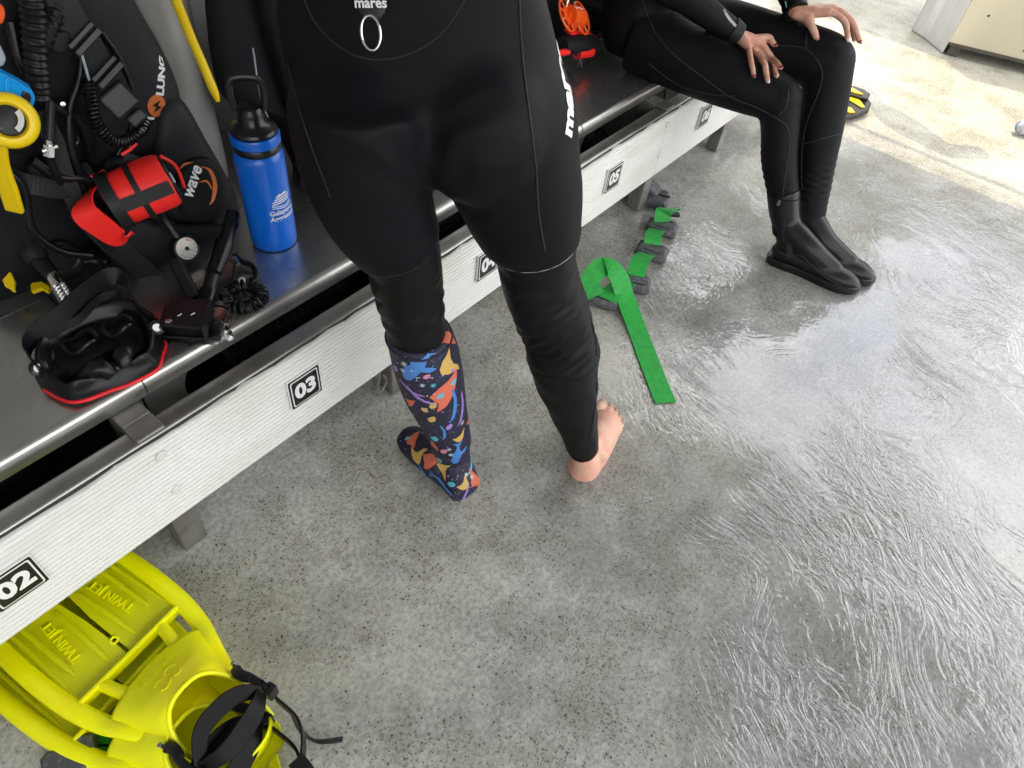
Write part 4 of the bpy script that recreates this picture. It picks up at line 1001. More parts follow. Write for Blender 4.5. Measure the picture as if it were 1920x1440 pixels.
# ------------------------------------------------------------------ yellow fins
M['strap_rubber'] = mat('strap_rubber', (.0035, .0035, .004), .42, spec=.18)
def fin(label, O, ang, tilt, z0, grp):
    O = V((O[0], O[1], z0)); ca_, sa_ = cos(ang), sin(ang)
    U_ = V((-sa_, ca_, 0)); W_ = V((ca_, sa_, 0)); N_ = UP + U_ * tilt; 
    root = thing('yellow_fin', label, 'fin', O, grp)
    def T(u, v, h): return O + U_ * u + W_ * v + V((0, 0, h + u * tilt))
    # side rails
    prof = [(.10, .064), (.14, .073), (.18, .086), (.22, .099), (.27, .109), (.33, .114), (.41, .115), (.51, .110), (.61, .098), (.66, .088)]
    for s in (-1, 1):
        pts = bez([T(u, s * v, .020 + .010 * (u < .2)) for u, v in prof], 6); n = len(pts)
        rl = MB().tube(pts, [.009 + .007 * sin(pi * min(1, i / n * 1.05)) ** .7 for i in range(n)], 16, flat=.85)
        obj('side_rail', rl, M['fin_yellow'], root)
    # crossbar and window struts
    obj('crossbar', MB().box((-.116, -.004, .006), (.116, .004, .030), M=Matrix.Translation(T(.276, 0, 0)) @ Matrix.Rotation(ang, 4, 'Z')), M['fin_yellow'], root, smooth=False, bevel=.0025)
    for s in (-1, 1): obj('strut', MB().tube([T(.205, s * .044, .034), T(.24, s * .053, .026), T(.278, s * .060, .018)], [.014, .011, .011], 12), M['fin_yellow'], root)
    # twin blades with raised ribs
    for s in (-1, 1):
        us = [.288, .33, .39, .47, .55, .63, .67]
        inn_ = [.003, .003, .004, .010, .022, .036, .045]; out_ = [.110, .114, .115, .112, .106, .094, .078]
        mb = MB(); rs = []
        for u, a, b in zip(us, inn_, out_):
            k = 7; top = []; bot_ = []
            for j in range(k + 1):
                v = a + (b - a) * j / k; hz = .012 - .006 * sin(pi * j / k)
                top.append(T(u, s * v, hz + .004)); bot_.append(T(u, s * v, hz))
            rs.append(top + bot_[::-1])
        bl_ = obj('blade', mb.rings(rs), M['fin_blade'], root, ang=30)
        for r0, r1, v0, v1 in ((.31, .59, .096, .084), (.33, .57, .074, .072), (.305, .45, .028, .022), (.47, .61, .044, .054)):
            rb_ = MB().tube(bez([T(r0, s * v0, .0125), T((r0 + r1) / 2, s * (v0 + v1) / 2, .0145), T(r1, s * v1, .0135)], 6), [.0022] + [.0046] * 11 + [.0022], 8, flat=.9)
            obj('rib', rb_, M['fin_blade'], bl_)
        tx = text_mb('TWIN JET', .0235, off=.0002, ext=.0012, sx=1.0)
        obj('lettering', place(tx, T(.395, s * .050, .0135), U_ * 1.0 - W_ * (s * .10), -W_), M['fin_yellow'], bl_, smooth=False)
    obj('split_end', MB().tube([T(.322 + .006 * cos(a * pi / 6), .006 * sin(a * pi / 6), .017) for a in range(12)], .0022, 8, closed=True), M['fin_yellow'], root)
    # foot pocket: open shell
    NU, NA = 22, 30; g = []
    def hw(u): return interp([(-.02, .050), (.05, .062), (.12, .070), (.15, .076), (.19, .090), (.23, .104), (.29, .108)], u)[0]
    def hh(u): return interp([(-.02, .050), (.03, .056), (.08, .078), (.13, .086), (.16, .074), (.19, .056), (.22, .040), (.24, .030)], u)[0]
    def rimu(a): return .012 + .118 * sin(pi * a) ** .8
    mb = MB(); rows = []
    for i in range(NA + 1):
        a = i / NA; row = []
        for j in range(NU + 1):
            u0 = rimu(a); u = u0 + (.228 - .018 * abs(cos(pi * a)) - u0) * j / NU
            th = pi * a; cx_ = -cos(th); cz_ = sin(th)
            cx_ = math.copysign(abs(cx_) ** .75, cx_); cz_ = cz_ ** .80
            low_ = 1 if u > .10 else 1
            row.append(T(u, hw(u) * cx_, .006 + hh(u) * cz_))
        rows.append(row)
    vs = [p for r in rows for p in r]; fs = []
    for i in range(NA):
        for j in range(NU): fs.append((i * (NU + 1) + j, i * (NU + 1) + j + 1, (i + 1) * (NU + 1) + j + 1, (i + 1) * (NU + 1) + j))
    mb.add(vs, fs)
    pk_ = obj('foot_pocket', mb, M['fin_yellow'], root, ang=0)
    so_ = pk_.modifiers.new('thick', 'SOLIDIFY'); so_.thickness = .004; so_.offset = 0
    obj('rim', MB().tube([r[0] for r in rows], .0042, 10), M['fin_yellow'], pk_)
    sole = [T(u, s * v, .004) for s, u, v in [(1, u, hw(u)) for u in (.212, .18, .12, .04, -.01)] + [(1, -.035, .034)] + [(-1, -.035, .034)] + [(-1, u, hw(u)) for u in (-.01, .04, .12, .18, .212)]]
    obj('sole', MB().prism(sole, (0, 0, .008)), M['fin_yellow'], pk_, smooth=False, bevel=.003)
    hl = []
    for k in range(13):
        a = -1.25 + 2.5 * k / 12; hl.append([T(-.030 * cos(a) + .012, .050 * sin(a), h) for h in (.008, .030, .052 - .010 * abs(sin(a)))])
    hm = MB(); hm.add([p for r in hl for p in r], [(3 * i + j, 3 * i + j + 1, 3 * i + j + 4, 3 * i + j + 3) for i in range(12) for j in range(2)])
    ho = obj('heel_cup', hm, M['fin_yellow'], pk_, ang=0); s2 = ho.modifiers.new('thick', 'SOLIDIFY'); s2.thickness = .004; s2.offset = 0
    # raised emblem on the instep
    def on_top(mb, uc, lift):
        for i, p in enumerate(mb.v):
            u = uc - p.y; v = p.x; hwv = hw(u); cx_ = max(-1, min(1, v / hwv)); sx_ = math.copysign(abs(cx_) ** (1 / .75), cx_)
            cz_ = max(0, 1 - sx_ * sx_) ** .5; mb.v[i] = T(u, v, .006 + hh(u) * cz_ ** .80 + lift + p.z)
        return mb
    em = MB()
    def stroke(pts, wd):
        pts = bez([V((a, b, 0)) for a, b in pts], 5); n = len(pts); vs = []
        for i, p in enumerate(pts):
            t = (pts[min(i+1, n-1)] - pts[max(i-1, 0)]).normalized(); nn_ = V((-t.y, t.x, 0)) * wd / 2; vs += [p + nn_, p - nn_]
        em.add(vs, [(2*i, 2*i+1, 2*i+3, 2*i+2) for i in range(n - 1)])
    stroke([(-.020, .010), (-.012, .016), (.0, .010), (.006, 0), (.0, -.010), (.012, -.016), (.022, -.008)], .0032)
    stroke([(-.022, -.004), (-.014, -.010), (-.006, -.006)], .0028); stroke([(.006, .010), (.016, .013), (.022, .006)], .0028)
    eo = obj('emblem', on_top(em, .170, .0026), M['fin_yellow'], pk_); e3 = eo.modifiers.new('thick', 'SOLIDIFY'); e3.thickness = .0018; e3.offset = 0
    tx = cut(text_mb('SCUBAPRO', .0125, ext=.0006, sx=1.15), 0)
    obj('lettering', on_top(tx, .203, .0030), M['fin_yellow'], pk_, smooth=False)
    return T, root
def fin_straps(T, root, tail=True):
    for s in (-1, 1):
        c0 = T(.105, s * .074, .052); c1 = T(.020, s * .078, .058)
        d_ = (c1 - c0).normalized(); sd_ = V((d_.y, -d_.x, 0)) * s
        Mx = Matrix.Translation(c0.lerp(c1, .72)) @ Matrix(((d_.x, sd_.x, 0, 0), (d_.y, sd_.y, 0, 0), (d_.z, sd_.z, 1, 0), (0, 0, 0, 1)))
        bk = obj('buckle', MB().box((-.026, -.004, -.016), (.022, .009, .014), M=Mx).box((.010, -.008, -.019), (.028, .012, .016), M=Mx), M['black_plastic'], root, smooth=False, bevel=.004)
        obj('release_tab', MB().tube(bez([c0 + V((0, 0, .004)), c0.lerp(c1, .25) + sd_ * .008 + V((0, 0, .012)), c0.lerp(c1, .5) + sd_ * .004 + V((0, 0, .010))], 5), [.003] * 2 + [.009] * 8 + [.007], 10, flat=.6), M['black_rubber'], bk)
        obj('rivet', MB().lathe(c0.lerp(c1, .75) + V((0, 0, .0165)), UP, [(.0, 0), (.0035, 0), (.003, .001), (0, .0012)], 10).lathe(c0.lerp(c1, .92) + V((0, 0, .0165)), UP, [(.0, 0), (.0035, 0), (.003, .001), (0, .0012)], 10), M['gloss_rubber'], bk)
        obj('anchor', MB().lathe(c0 + V((0, 0, .012)), UP, [(.0, 0), (.0045, 0), (.0035, .002), (0, .0025)], 10), M['chrome'], bk)
    # eye-shaped strap across the opening
    A_ = T(.030, -.064, .062); B_ = T(.030, .064, .072)
    for du, dh, wd in ((.028, .008, .025), (-.022, .002, .028)):
        pth = bez([A_, T(.030 + du, -.030, .078 + dh), T(.030 + du * 1.05, .010, .084 + dh), T(.030 + du * .7, .042, .082 + dh), B_], 7)
        n = len(pth)
        obj('instep_strap', MB().ribbon(pth, [wd * (.75 + .4 * sin(pi * i / n)) for i in range(n)], .0035, V((0, .8, .55))), M['strap_rubber'], root, bevel=.001)
    # strap round the heel
    hp = bez([T(.010, .072, .055), T(-.045, .066, .046), T(-.082, .030, .040), T(-.086, -.015, .038), T(-.060, -.056, .044), T(.010, -.074, .054)], 7)
    obj('heel_strap', MB().ribbon(hp, [.026 + .018 * sin(pi * i / len(hp)) ** 2 for i in range(len(hp))], .0045, UP), M['black_rubber'], root, bevel=.001)
    gp = bez([T(-.084, .020, .075), T(-.118, .012, .07), T(-.125, .002, .04), T(-.095, -.004, .018)], 6)
    obj('pull_loop', MB().ribbon(gp, .026, .004, (T(0, .1, 0) - T(0, 0, 0))), M['black_rubber'], root, bevel=.001)
    if tail:
        tp = bez([T(-.03, .070, .045), at(566, 1372, z=.030), at(588, 1388, z=.016), at(612, 1390, z=.013), at(643, 1386, z=.013)], 6)
        obj('strap_tail', MB().ribbon(tp, .017, .005, UP * .6 + (T(-.1, 0, 0) - T(0, 0, 0)) * 6), M['black_rubber'], root, bevel=.0012)
T1, r1 = fin('upper yellow split fin with black buckle straps, lying on its twin', (-.099, -.400), radians(8), .0, .034, 'pair of yellow fins')
fin_straps(T1, r1)
T2, r2 = fin('lower yellow split fin half hidden under its twin at the bottom left', (-.128, -.424), radians(10), .0, .002, 'pair of yellow fins')
fin_straps(T2, r2, False)

# ------------------------------------------------------------------ green weight belts and lead weights
def lead(mb, c, dirv, L=.085, Wd=.062, H=.030):
    """bevelled lead block with slots, long axis across the belt"""
    c = V(c); d = V(dirv).normalized(); s = V((d.y, -d.x, 0)).normalized()
    def ring(l, w_, h): 
        return [c + d * (a * l) + s * (b * w_) + UP * h for a, b in ((-.5, -.36), (-.5, .36), (-.40, .5), (.40, .5), (.5, .36), (.5, -.36), (.40, -.5), (-.40, -.5))]
    mb.rings([ring(Wd * .90, L * .92, .001), ring(Wd, L, .008), ring(Wd, L, H * .6), ring(Wd * .92, L * .93, H * .88), ring(Wd * .78, L * .82, H)])
    return mb
belt = thing('weight_belt', 'bright green weight belt threaded with grey lead weights on the wet deck', 'weight belt', at(1190, 560, z=0))
wpos = [(1165, 552, 1125, 572), (1200, 528, 0, 0), (1221, 472, 0, 0), (1240, 428, 0, 0)]
wp3 = [at(1128, 560, z=.012), at(1188, 532, z=.012), at(1222, 473, z=.012), at(1241, 428, z=.012)]
pts_ = [wp3[0], wp3[1], wp3[2], wp3[3]]
for i, p in enumerate(pts_):
    d_ = (pts_[min(i + 1, 3)] - pts_[max(i - 1, 0)]); d_.z = 0
    if i == 0: d_ = V((1, .35, 0))
    if i == 1: d_ = V((.9, .45, 0))
    b_ = obj('lead_weight', lead(MB(), (p.x, p.y, 0.0005), d_, .098, .066), M['lead'], belt, ang=25)
    dn_ = d_.normalized(); sn = V((dn_.y, -dn_.x, 0))
    for q in (-.020, .020):
        slot = MB().prism([V((p.x, p.y, .0295)) + dn_ * (q - .003) + sn * .028, V((p.x, p.y, .0295)) + dn_ * (q + .003) + sn * .028, V((p.x, p.y, .0295)) + dn_ * (q + .003) - sn * .028, V((p.x, p.y, .0295)) + dn_ * (q - .003) - sn * .028], (0, 0, .0015))
        obj('slot', slot, M['black_rubber'], b_, smooth=False)
def band(name, pts, wd, side, par, m='green', n=7):
    p_ = bez(pts, n); k = len(p_)
    if isinstance(side, list):
        sd = [V(interp([(i / (len(side) - 1), *side[i]) for i in range(len(side))], j / (k - 1))) for j in range(k)]
    else: sd = side
    return obj(name, MB().ribbon(p_, wd, .0028, sd), M[m], par, ang=50)
SN = V((.55, -.83, 0))
w0, w1, w2, w3 = [V((p.x, p.y, 0)) for p in wp3]
# tail on the deck, loop, and the runs between the weights
e_ = at(1248, 755, z=.0035)
band('strap', [e_, at(1222, 690, z=.004), at(1192, 610, z=.006), at(1172, 556, z=.030), at(1160, 520, z=.072), at(1140, 500, z=.092), at(1118, 508, z=.085), at(1106, 532, z=.058), at(1116, 556, z=.032)], .056, [V((.70, -.70, 0)), V((.72, -.68, 0)), V((.8, -.6, .0)), V((.85, -.5, 0)), V((.7, -.7, 0.1)), V((.55, -.8, .1))], belt, n=9)
band('strap', [at(1138, 562, z=.030), at(1150, 545, z=.034), at(1172, 530, z=.034), at(1182, 528, z=.031)], .053, V((.45, -.9, 0)), belt)
band('strap', [at(1192, 517, z=.031), at(1196, 500, z=.046), at(1204, 484, z=.048), at(1212, 476, z=.032)], .053, V((.55, -.83, 0)), belt)
band('strap', [at(1222, 458, z=.031), at(1224, 448, z=.044), at(1226, 438, z=.044), at(1232, 431, z=.032)], .053, V((.6, -.8, 0)), belt)
band('strap', [at(1241, 416, z=.031), at(1242, 404, z=.050), at(1246, 396, z=.058), at(1256, 392, z=.050), at(1262, 396, z=.034)], .053, V((.66, -.75, 0)), belt)
obj('end_fold', MB().box((-.024, -.010, 0), (.024, .010, .010), M=Matrix.Translation(at(1260, 404, z=.012)) @ Matrix.Rotation(-.9, 4, 'Z')), M['black_rubber'], belt, smooth=False, bevel=.002)
pr_ = thing('weight_pair', 'pair of loose grey lead weights beside the bench leg near plate 05', 'weights', at(1226, 378, z=0))
pw = at(1228, 379, z=0)
obj('lead_weight', lead(MB(), (pw.x, pw.y, .0005), V((.4, -.9, 0)), .095, .085), M['lead'], pr_, ang=25)
qq = lead(MB(), (0, 0, 0), V((1, .2, 0)), .085, .060)
qq.v = [Matrix.Translation(pw + V((.0, .045, .030))) @ Matrix.Rotation(.45, 4, 'X') @ p for p in qq.v]
obj('lead_weight', qq, M['lead'], pr_, ang=25)
obj('slot', MB().box((-.005, -.02, 0), (.005, .02, .002), M=Matrix.Translation(pw + V((.01, -.022, .0298))) @ Matrix.Rotation(.4, 4, 'Z')), M['black_rubber'], pr_, smooth=False)
b2 = thing('weight_belt', 'green strap and dark weight poking out from under the yellow fins', 'weight belt', at(200, 1400, z=0))
band('strap', [at(205, 1350, z=.004), at(196, 1390, z=.004), at(182, 1425, z=.004)], .053, V((.75, .6, 0)), b2)
band('strap', [at(250, 1425, z=.006), at(238, 1446, z=.005), at(225, 1470, z=.004)], .045, V((.75, .6, 0)), b2)
obj('lead_weight', lead(MB(), at(140, 1432, z=0), V((.3, .9, 0)), .08, .06), M['lead'], b2, ang=25)

# ------------------------------------------------------------------ black and yellow fin behind the seated diver's leg
ff = thing('black_fin', 'black fin with yellow stripes on the sunlit deck behind the seated diver', 'fin', at(1590, 205, z=0))
def far_poly(px, z): return [at(a, b, z=z) for a, b in px]
obj('blade', MB().prism(far_poly([(1530, 175), (1575, 178), (1600, 180), (1622, 188), (1631, 200), (1626, 214), (1606, 222), (1580, 228), (1530, 226)], .012), (0, 0, .018)), M['black_rubber'], ff, smooth=False, bevel=.006)
obj('tip', MB().prism(far_poly([(1560, 158), (1600, 166), (1618, 172), (1630, 180), (1626, 190), (1608, 186), (1560, 172)], .034), (0, 0, .012)), M['black_rubber'], ff, smooth=False, bevel=.005)
for px in ([(1570, 172), (1590, 174), (1612, 190), (1621, 202), (1614, 202), (1594, 190), (1570, 180)], [(1570, 196), (1596, 204), (1602, 212), (1592, 212), (1570, 204)]):
    obj('yellow_stripe', MB().prism(far_poly(px, .0305), (0, 0, .004)), M['yellow'], ff, smooth=False)
obj('yellow_stripe', MB().prism(far_poly([(1580, 163), (1598, 166), (1618, 178), (1606, 176), (1580, 168)], .0465), (0, 0, .004)), M['yellow'], ff, smooth=False)
obj('foot_pocket', MB().tube(bez([at(1560, 195, z=.04), at(1500, 190, z=.05), at(1450, 186, z=.05)], 5), [.05, .055, .06, .06, .06, .058, .055, .05, .045, .04, .03], 16, flat=.7), M['black_rubber'], ff)
# patterned sock foot at the right edge
ps = thing('patterned_sock', 'blue and grey patterned sock standing on the sunlit deck at the right edge', 'sock', at(1930, 245, z=0))
c_ = at(1912, 240, z=.03)
sm_ = MB().tube(bez([c_ + V((-.015, .012, 0)), c_ + V((.02, -.02, .008)), c_ + V((.07, -.07, .018)), c_ + V((.13, -.13, .03)), c_ + V((.17, -.16, .04))], 5), [.012, .022, .028, .032, .034, .036, .038, .040, .040, .040, .041, .042, .043, .044, .045, .046, .046, .044, .040, .034, .024], 16)
sm_.tube(bez([c_ + V((.14, -.135, .04)), c_ + V((.15, -.145, .15)), c_ + V((.155, -.15, .30))], 5), [.044, .043, .042, .041, .04, .041, .043, .045, .047, .049, .05], 16)
sock_far = remesh(sm_, .008, 6)
lowz = min(p.z for p in sock_far.v)
for p in sock_far.v: p.z = max(p.z, .001) if p.z < .006 else p.z
far_mat = mat('far_sock_print', (.10, .20, .34), .6, var=(22, (.52, .50, .55), .45, .56), bump=(200, .2, .001))
obj('foot', sock_far, far_mat, ps, ang=0)
obj('cuff', MB().lathe(c_ + V((.155, -.15, .295)), UP, [(.046, 0), (.052, 0), (.053, .016), (.050, .018), (.046, .014)], 20), M['neoprene'], ps)

# ------------------------------------------------------------------ people
def limb(mb, nodes, seg=20, n=6, flat=1.0, up=None):
    pts = bez([p for p, r in nodes], n)
    rad = [v.x for v in bez([V((r, 0, 0)) for p, r in nodes], n)]
    return mb.tube(pts, [max(r, .002) for r in rad], seg, flat=flat, up=up)
def oval(c, t, lat, rw, rd, n=40, ex=2.0):
    t = t.normalized(); l = (lat - t * lat.dot(t)).normalized(); f = t.cross(l)
    out = []
    for j in range(n):
        a = 2 * pi * j / n; x, y = cos(a), sin(a)
        x = math.copysign(abs(x) ** (2 / ex), x); y = math.copysign(abs(y) ** (2 / ex), y)
        out.append(c + l * (rw * x) + f * (rd * y))
    return out
def rows_loft(rows, A, B, dr=1.05, n=40, sub=6, grow=0.0, tilt=0.0):
    """limb measured row by row: (image row, left edge, right edge)"""
    cs = []; rw = []
    for y, l, r in rows:
        c = near_line((l + r) / 2, y, A, B); cs.append(c); rw.append((r - l) / 2 * depth(c) / FOC + grow)
    C_ = bez(cs, sub); R_ = [v.x for v in bez([V((x, 0, 0)) for x in rw], sub)]
    rs = []
    for i, c in enumerate(C_):
        t = (C_[min(i + 1, len(C_) - 1)] - C_[max(i - 1, 0)]).normalized()
        if tilt: t = t + AX_R * (tilt * (1 - i / (len(C_) - 1)))
        rs.append(oval(c, t, AX_R, R_[i], R_[i] * dr, n))
    return rs, C_, R_
def head_into(mb, c, fwd, k=1.0):
    """skull, jaw, nose, ears"""
    f = V(fwd).normalized(); s = V((f.y, -f.x, 0)).normalized()
    Rm = Matrix((s, f, UP)).transposed()
    mb.ball(c + UP * .02, (.074 * k, .094 * k, .10 * k), 20, M=Rm)
    mb.ball(c + f * .035 - UP * .055, (.052 * k, .055 * k, .055 * k), 18, M=Rm)
    mb.ball(c + f * .098 - UP * .018, (.011, .016, .020), 12, M=Rm)
    mb.ball(c + f * .088 - UP * .055, (.024, .010, .010), 12, M=Rm)
    for q in (-1, 1): mb.ball(c + s * (q * .076) - UP * .005, (.010, .018, .030), 12, M=Rm)
    limb(mb, [(c - UP * .05 - f * .01, .052), (c - UP * .14 - f * .02, .056), (c - UP * .20 - f * .03, .075)], 18)
def face_parts(root, c, fwd):
    f = V(fwd).normalized(); s = V((f.y, -f.x, 0)).normalized(); Rm = Matrix((s, f, UP)).transposed()
    for q in (-1, 1):
        obj('eye', MB().ball(c + f * .083 + s * (q * .031) + UP * .008, .012, 12), M['white_print'], root)
        obj('eyebrow', MB().ball(c + f * .092 + s * (q * .031) + UP * .030, (.018, .005, .004), 10, M=Rm), M['hair'], root)
    hr = MB().ball(c - f * .016 + UP * .035, (.084, .098, .104), 22, M=Rm)
    hr.ball(c - f * .085 + UP * .06, (.036, .036, .036), 16, M=Rm)
    obj('hair', hr if False else remesh(hr, .01, 4), M['hair'], root)

# ---------- standing diver
D1 = thing('person', 'diver seen from behind in a black wetsuit, one patterned sock and one bare foot', 'person', (.62, -.36, 0))
AR = V((.738, -.456, .09)); HR = V((.595, -.234, .84)); AL = V((.528, -.264, .10)); HL = V((.437, -.159, .84))
FWD = V((.77, .63, 0)).normalized()
HM = (HR + HL) / 2; T0 = HM + FWD * .02; T1_ = T0 + V((.05, .05, .30))
R_suit = [(458, 914, 1086), (440, 904, 1091), (420, 890, 1093), (390, 872, 1094), (350, 852, 1093), (300, 826, 1089), (230, 796, 1083), (165, 786, 1068)]
L_suit = [(462, 664, 829), (440, 648, 826), (420, 630, 822), (390, 607, 815), (350, 584, 810), (300, 562, 812), (230, 546, 822), (165, 534, 820)]
R_leg = [(843, 1066, 1122), (830, 1060, 1122), (800, 1047, 1121), (760, 1027, 1120), (720, 1008, 1121), (680, 993, 1121), (650, 985, 1120), (620, 982, 1114), (590, 966, 1107), (560, 953, 1096), (530, 942, 1087), (500, 934, 1081), (470, 928, 1080), (430, 910, 1083)]
L_leg = [(665, 738, 846), (640, 730, 836), (600, 719, 834), (570, 709, 833), (540, 700, 831), (510, 692, 829), (480, 684, 827), (440, 657, 820)]
S_leg = [(620, 723, 842), (645, 728, 856), (680, 736, 866), (710, 746, 870), (740, 760, 873), (770, 778, 876), (800, 797, 880), (830, 808, 885)]
# wetsuit: trunk, thighs, sleeves in one skin
suit = MB()
for rows, A, B in ((R_suit, AR, HR), (L_suit, AL, HL)):
    rs, _, _ = rows_loft(rows, A, B, 1.10); suit.rings(rs)
tr = []
for (y, l, r, rd) in ((318, 640, 1010, .050), (290, 600, 1050, .085), (262, 562, 1080, .116), (210, 545, 1079, .130), (160, 532, 1066, .135), (100, 522, 1054, .132), (40, 516, 1040, .125), (-30, 512, 1022, .118), (-120, 508, 990, .112)):
    c = near_line((l + r) / 2, y, T0, T1_); rw = (r - l) / 2 * depth(c) / FOC
    tr.append((c + FWD * .03, rw, rd))
cw, rw_, rd_ = tr[-1]
for dz, sh, a, b in ((.07, .02, .98, .98), (.15, .045, 1.05, 1.0), (.23, .07, 1.12, 1.0), (.31, .10, 1.10, .92), (.36, .115, .75, .75), (.39, .12, .35, .6)):
    tr.append((cw + UP * dz + FWD * sh, rw_ * a, rd_ * b))
cs_ = bez([t[0] for t in tr], 4); rws = [v.x for v in bez([V((t[1], 0, 0)) for t in tr], 4)]; rds = [v.x for v in bez([V((t[2], 0, 0)) for t in tr], 4)]
lat1 = V((.63, -.77, 0)).normalized()
suit.rings([oval(c, V((.1, .1, 1)), lat1, a, b, 44, 2.25) for c, a, b in zip(cs_, rws, rds)])
for px_, py_ in ((905, 200), (700, 215)):
    c = near_line(px_, py_, T0, T1_)
    suit.ball(c - FWD * .045 - UP * .01, (.098, .098, .105), 20)
shc = cs_[-6]
sh_r = shc + lat1 * .17 - UP * .05; sh_l = shc - lat1 * .17 - UP * .05
el_r = sh_r + FWD * .10 + lat1 * .06 - UP * .26; el_l = sh_l + FWD * .12 - lat1 * .05 - UP * .26
wr_r = el_r + FWD * .20 - lat1 * .12 + UP * .02; wr_l = el_l + FWD * .22 + lat1 * .10 - UP * .02
for a, b, c in ((sh_r, el_r, wr_r), (sh_l, el_l, wr_l)):
    limb(suit, [(a, .062), (a.lerp(b, .5), .054), (b, .047), (b.lerp(c, .5), .043), (c, .034)])
suit = remesh(suit, .0062, 9)
# even out the seat above the crotch
adj = [[] for _ in suit.v]
for f in suit.f:
    for a, b in zip(f, f[1:] + f[:1]): adj[a].append(b); adj[b].append(a)
crz = at(826, 325, z=.76)
sel = [i for i, p in enumerate(suit.v) if (p - crz).dot(AX_U) > .012 and p.z < 1.15 and (p - crz).dot(AX_U) < .30]
for _ in range(26):
    nv = {i: suit.v[i].lerp(sum((suit.v[j] for j in adj[i]), V()) / len(adj[i]), .5) for i in sel}
    for i, p in nv.items(): suit.v[i] = p
# soft folds under the seat and behind the thighs
tree1 = bvh(suit)
cr0, _, _, _ = tree1.ray_cast(CAM, (at(826, 318, z=.76) - CAM).normalized())
for i, p in enumerate(suit.v):
    d_ = p - cr0
    s_ = d_.dot(AX_R); u_ = d_.dot(AX_U)
    k = math.exp(-(s_ * s_) / .016 - (u_ + .012) ** 2 / .0045)
    f_ = sin((u_ - abs(s_) * .42) * 150 + mnoise.noise(p * 14) * 3) * .0030 * k
    w_ = mnoise.noise(p * 9) * .0016 + mnoise.noise(p * 22 + V((3, 1, 2))) * .0008
    suit.v[i] = p - AX_F * (f_ + w_)
tree1 = bvh(suit)
ws = obj('wetsuit', suit, M['neoprene'], D1, ang=0)
# leggings with creased cloth
def crease(rs, fn):
    n = len(rs); out = []
    for i, r in enumerate(rs):
        c = sum(r, V()) / len(r); out.append([p + (p - c).normalized() * fn(i / (n - 1), 2 * pi * j / len(r)) for j, p in enumerate(r)])
    return out
def bump_(x, c, w): return math.exp(-((x - c) / w) ** 2)
def fr_(t, a):
    back = .55 + .45 * cos(a + pi / 2 + .2)
    q = mnoise.noise(V((t * 9, cos(a) * 1.3, sin(a) * 1.3)))
    f = .0032 * bump_(t, .56, .10) * sin(t * 135 - cos(a + .5) * 6.5 + q * 4) * (.3 + back) * (.65 + q)
    f += .0016 * bump_(t, .74, .10) * sin(t * 70 - cos(a) * 8 + q * 6) * back
    f += .0014 * mnoise.noise(V((t * 16, cos(a) * 2.2, sin(a) * 2.2)))
    f += .0055 * bump_(t, .425, .022) * (.5 + .5 * cos(a))
    f += .0012 * bump_(t, .25, .15) * sin(t * 60 + cos(a) * 4)
    return f + .0006 * sin(t * 70 + a * 3)
rs, RC, RR = rows_loft(R_leg, AR, HR, 1.06, 72, 14)
rl_ = obj('legging', MB().rings(crease(rs, fr_), caps=False), M['legging'], D1, ang=0)
rleg_tree = bvh(MB().rings(rs)); 
def fl_(t, a):
    q = mnoise.noise(V((t * 5, cos(a) * 1.5, sin(a) * 1.5 + 7)))
    f = .0013 * bump_(t, .5, .25) * sin(t * 30 - cos(a) * 7 + q * 6) + .0012 * q
    return f + .0010 * sin(t * 38 + a * 2) * bump_(t, .3, .3)
rs2_, LC, LR = rows_loft(L_leg, AL, HL, 1.06, 72, 14)
obj('legging', MB().rings(crease(rs2_, fl_), caps=False), M['legging'], D1, ang=0)
# hem pipings of the wetsuit legs
for rows, A, B in ((R_suit, AR, HR), (L_suit, AL, HL)):
    rs, C_, R_ = rows_loft(rows, A, B, 1.10, 60)
    rg_ = [tree1.find_nearest(p)[0] for p in rs[2]]
    ax_leg = (B - A).normalized()
    low_ = []
    for p in rs[3]:
        q = p
        best = None
        for s_ in range(24):
            z_ = p - ax_leg * (.0015 * s_)
            h, n_, _, d_ = tree1.find_nearest(z_)
            if d_ > .012: break
            best = h
        low_.append(best or p)
    # smooth the ring
    for _ in range(6): low_ = [(low_[i - 1] + low_[i] * 2 + low_[(i + 1) % len(low_)]) / 4 for i in range(len(low_))]
    ho_ = obj('hem_piping', MB().tube(low_, .0016, 6, closed=True), M['hem'] if A is AR else M['seam'], ws)
# sock
sock = MB()
rs, SCc, SR = rows_loft(S_leg, AL, HL, 1.06, 40, 6, 0.0, -.28)
sock.rings(rs)
limb(sock, [(V((.520, -.262, .075)), .042), (V((.522, -.235, .062)), .044), (V((.526, -.20, .048)), .042)])
limb(sock, [(SCc[-3], SR[-3] * .98), (at(850, 858, z=.085), .037), (at(860, 888, z=.060), .037), (at(870, 908, z=.040), .036)])
limb(sock, [(at(876, 922, z=.038), .038), (V((.518, -.280, .040)), .039), (V((.522, -.228, .040)), .042), (V((.527, -.180, .036)), .043), (V((.530, -.142, .030)), .039), (V((.531, -.112, .025)), .026)], flat=.82, up=(0, 0, 1))
limb(sock, [(V((.525, -.25, .085)), .036), (V((.527, -.21, .060)), .035), (V((.529, -.17, .040)), .032)])
sock = remesh(sock, .0045, 7)
for p in sock.v:
    if p.z < .004: p.z = .0015 + max(p.z, -.02) * .05 + .001
for i, p in enumerate(sock.v):      # gathered folds at the ankle
    k = math.exp(-((p - at(822, 800, z=.10)).length / .055) ** 2)
    sock.v[i] = p + V((sin(p.z * 230 + p.y * 120), cos(p.z * 190), 0)) * .0022 * k
M['sock_navy'] = mat('sock_navy', (.014, .013, .032), .6, var=(150, (.055, .04, .10), .56, .66), bump=(500, .25, .0006))
stree = bvh(sock)
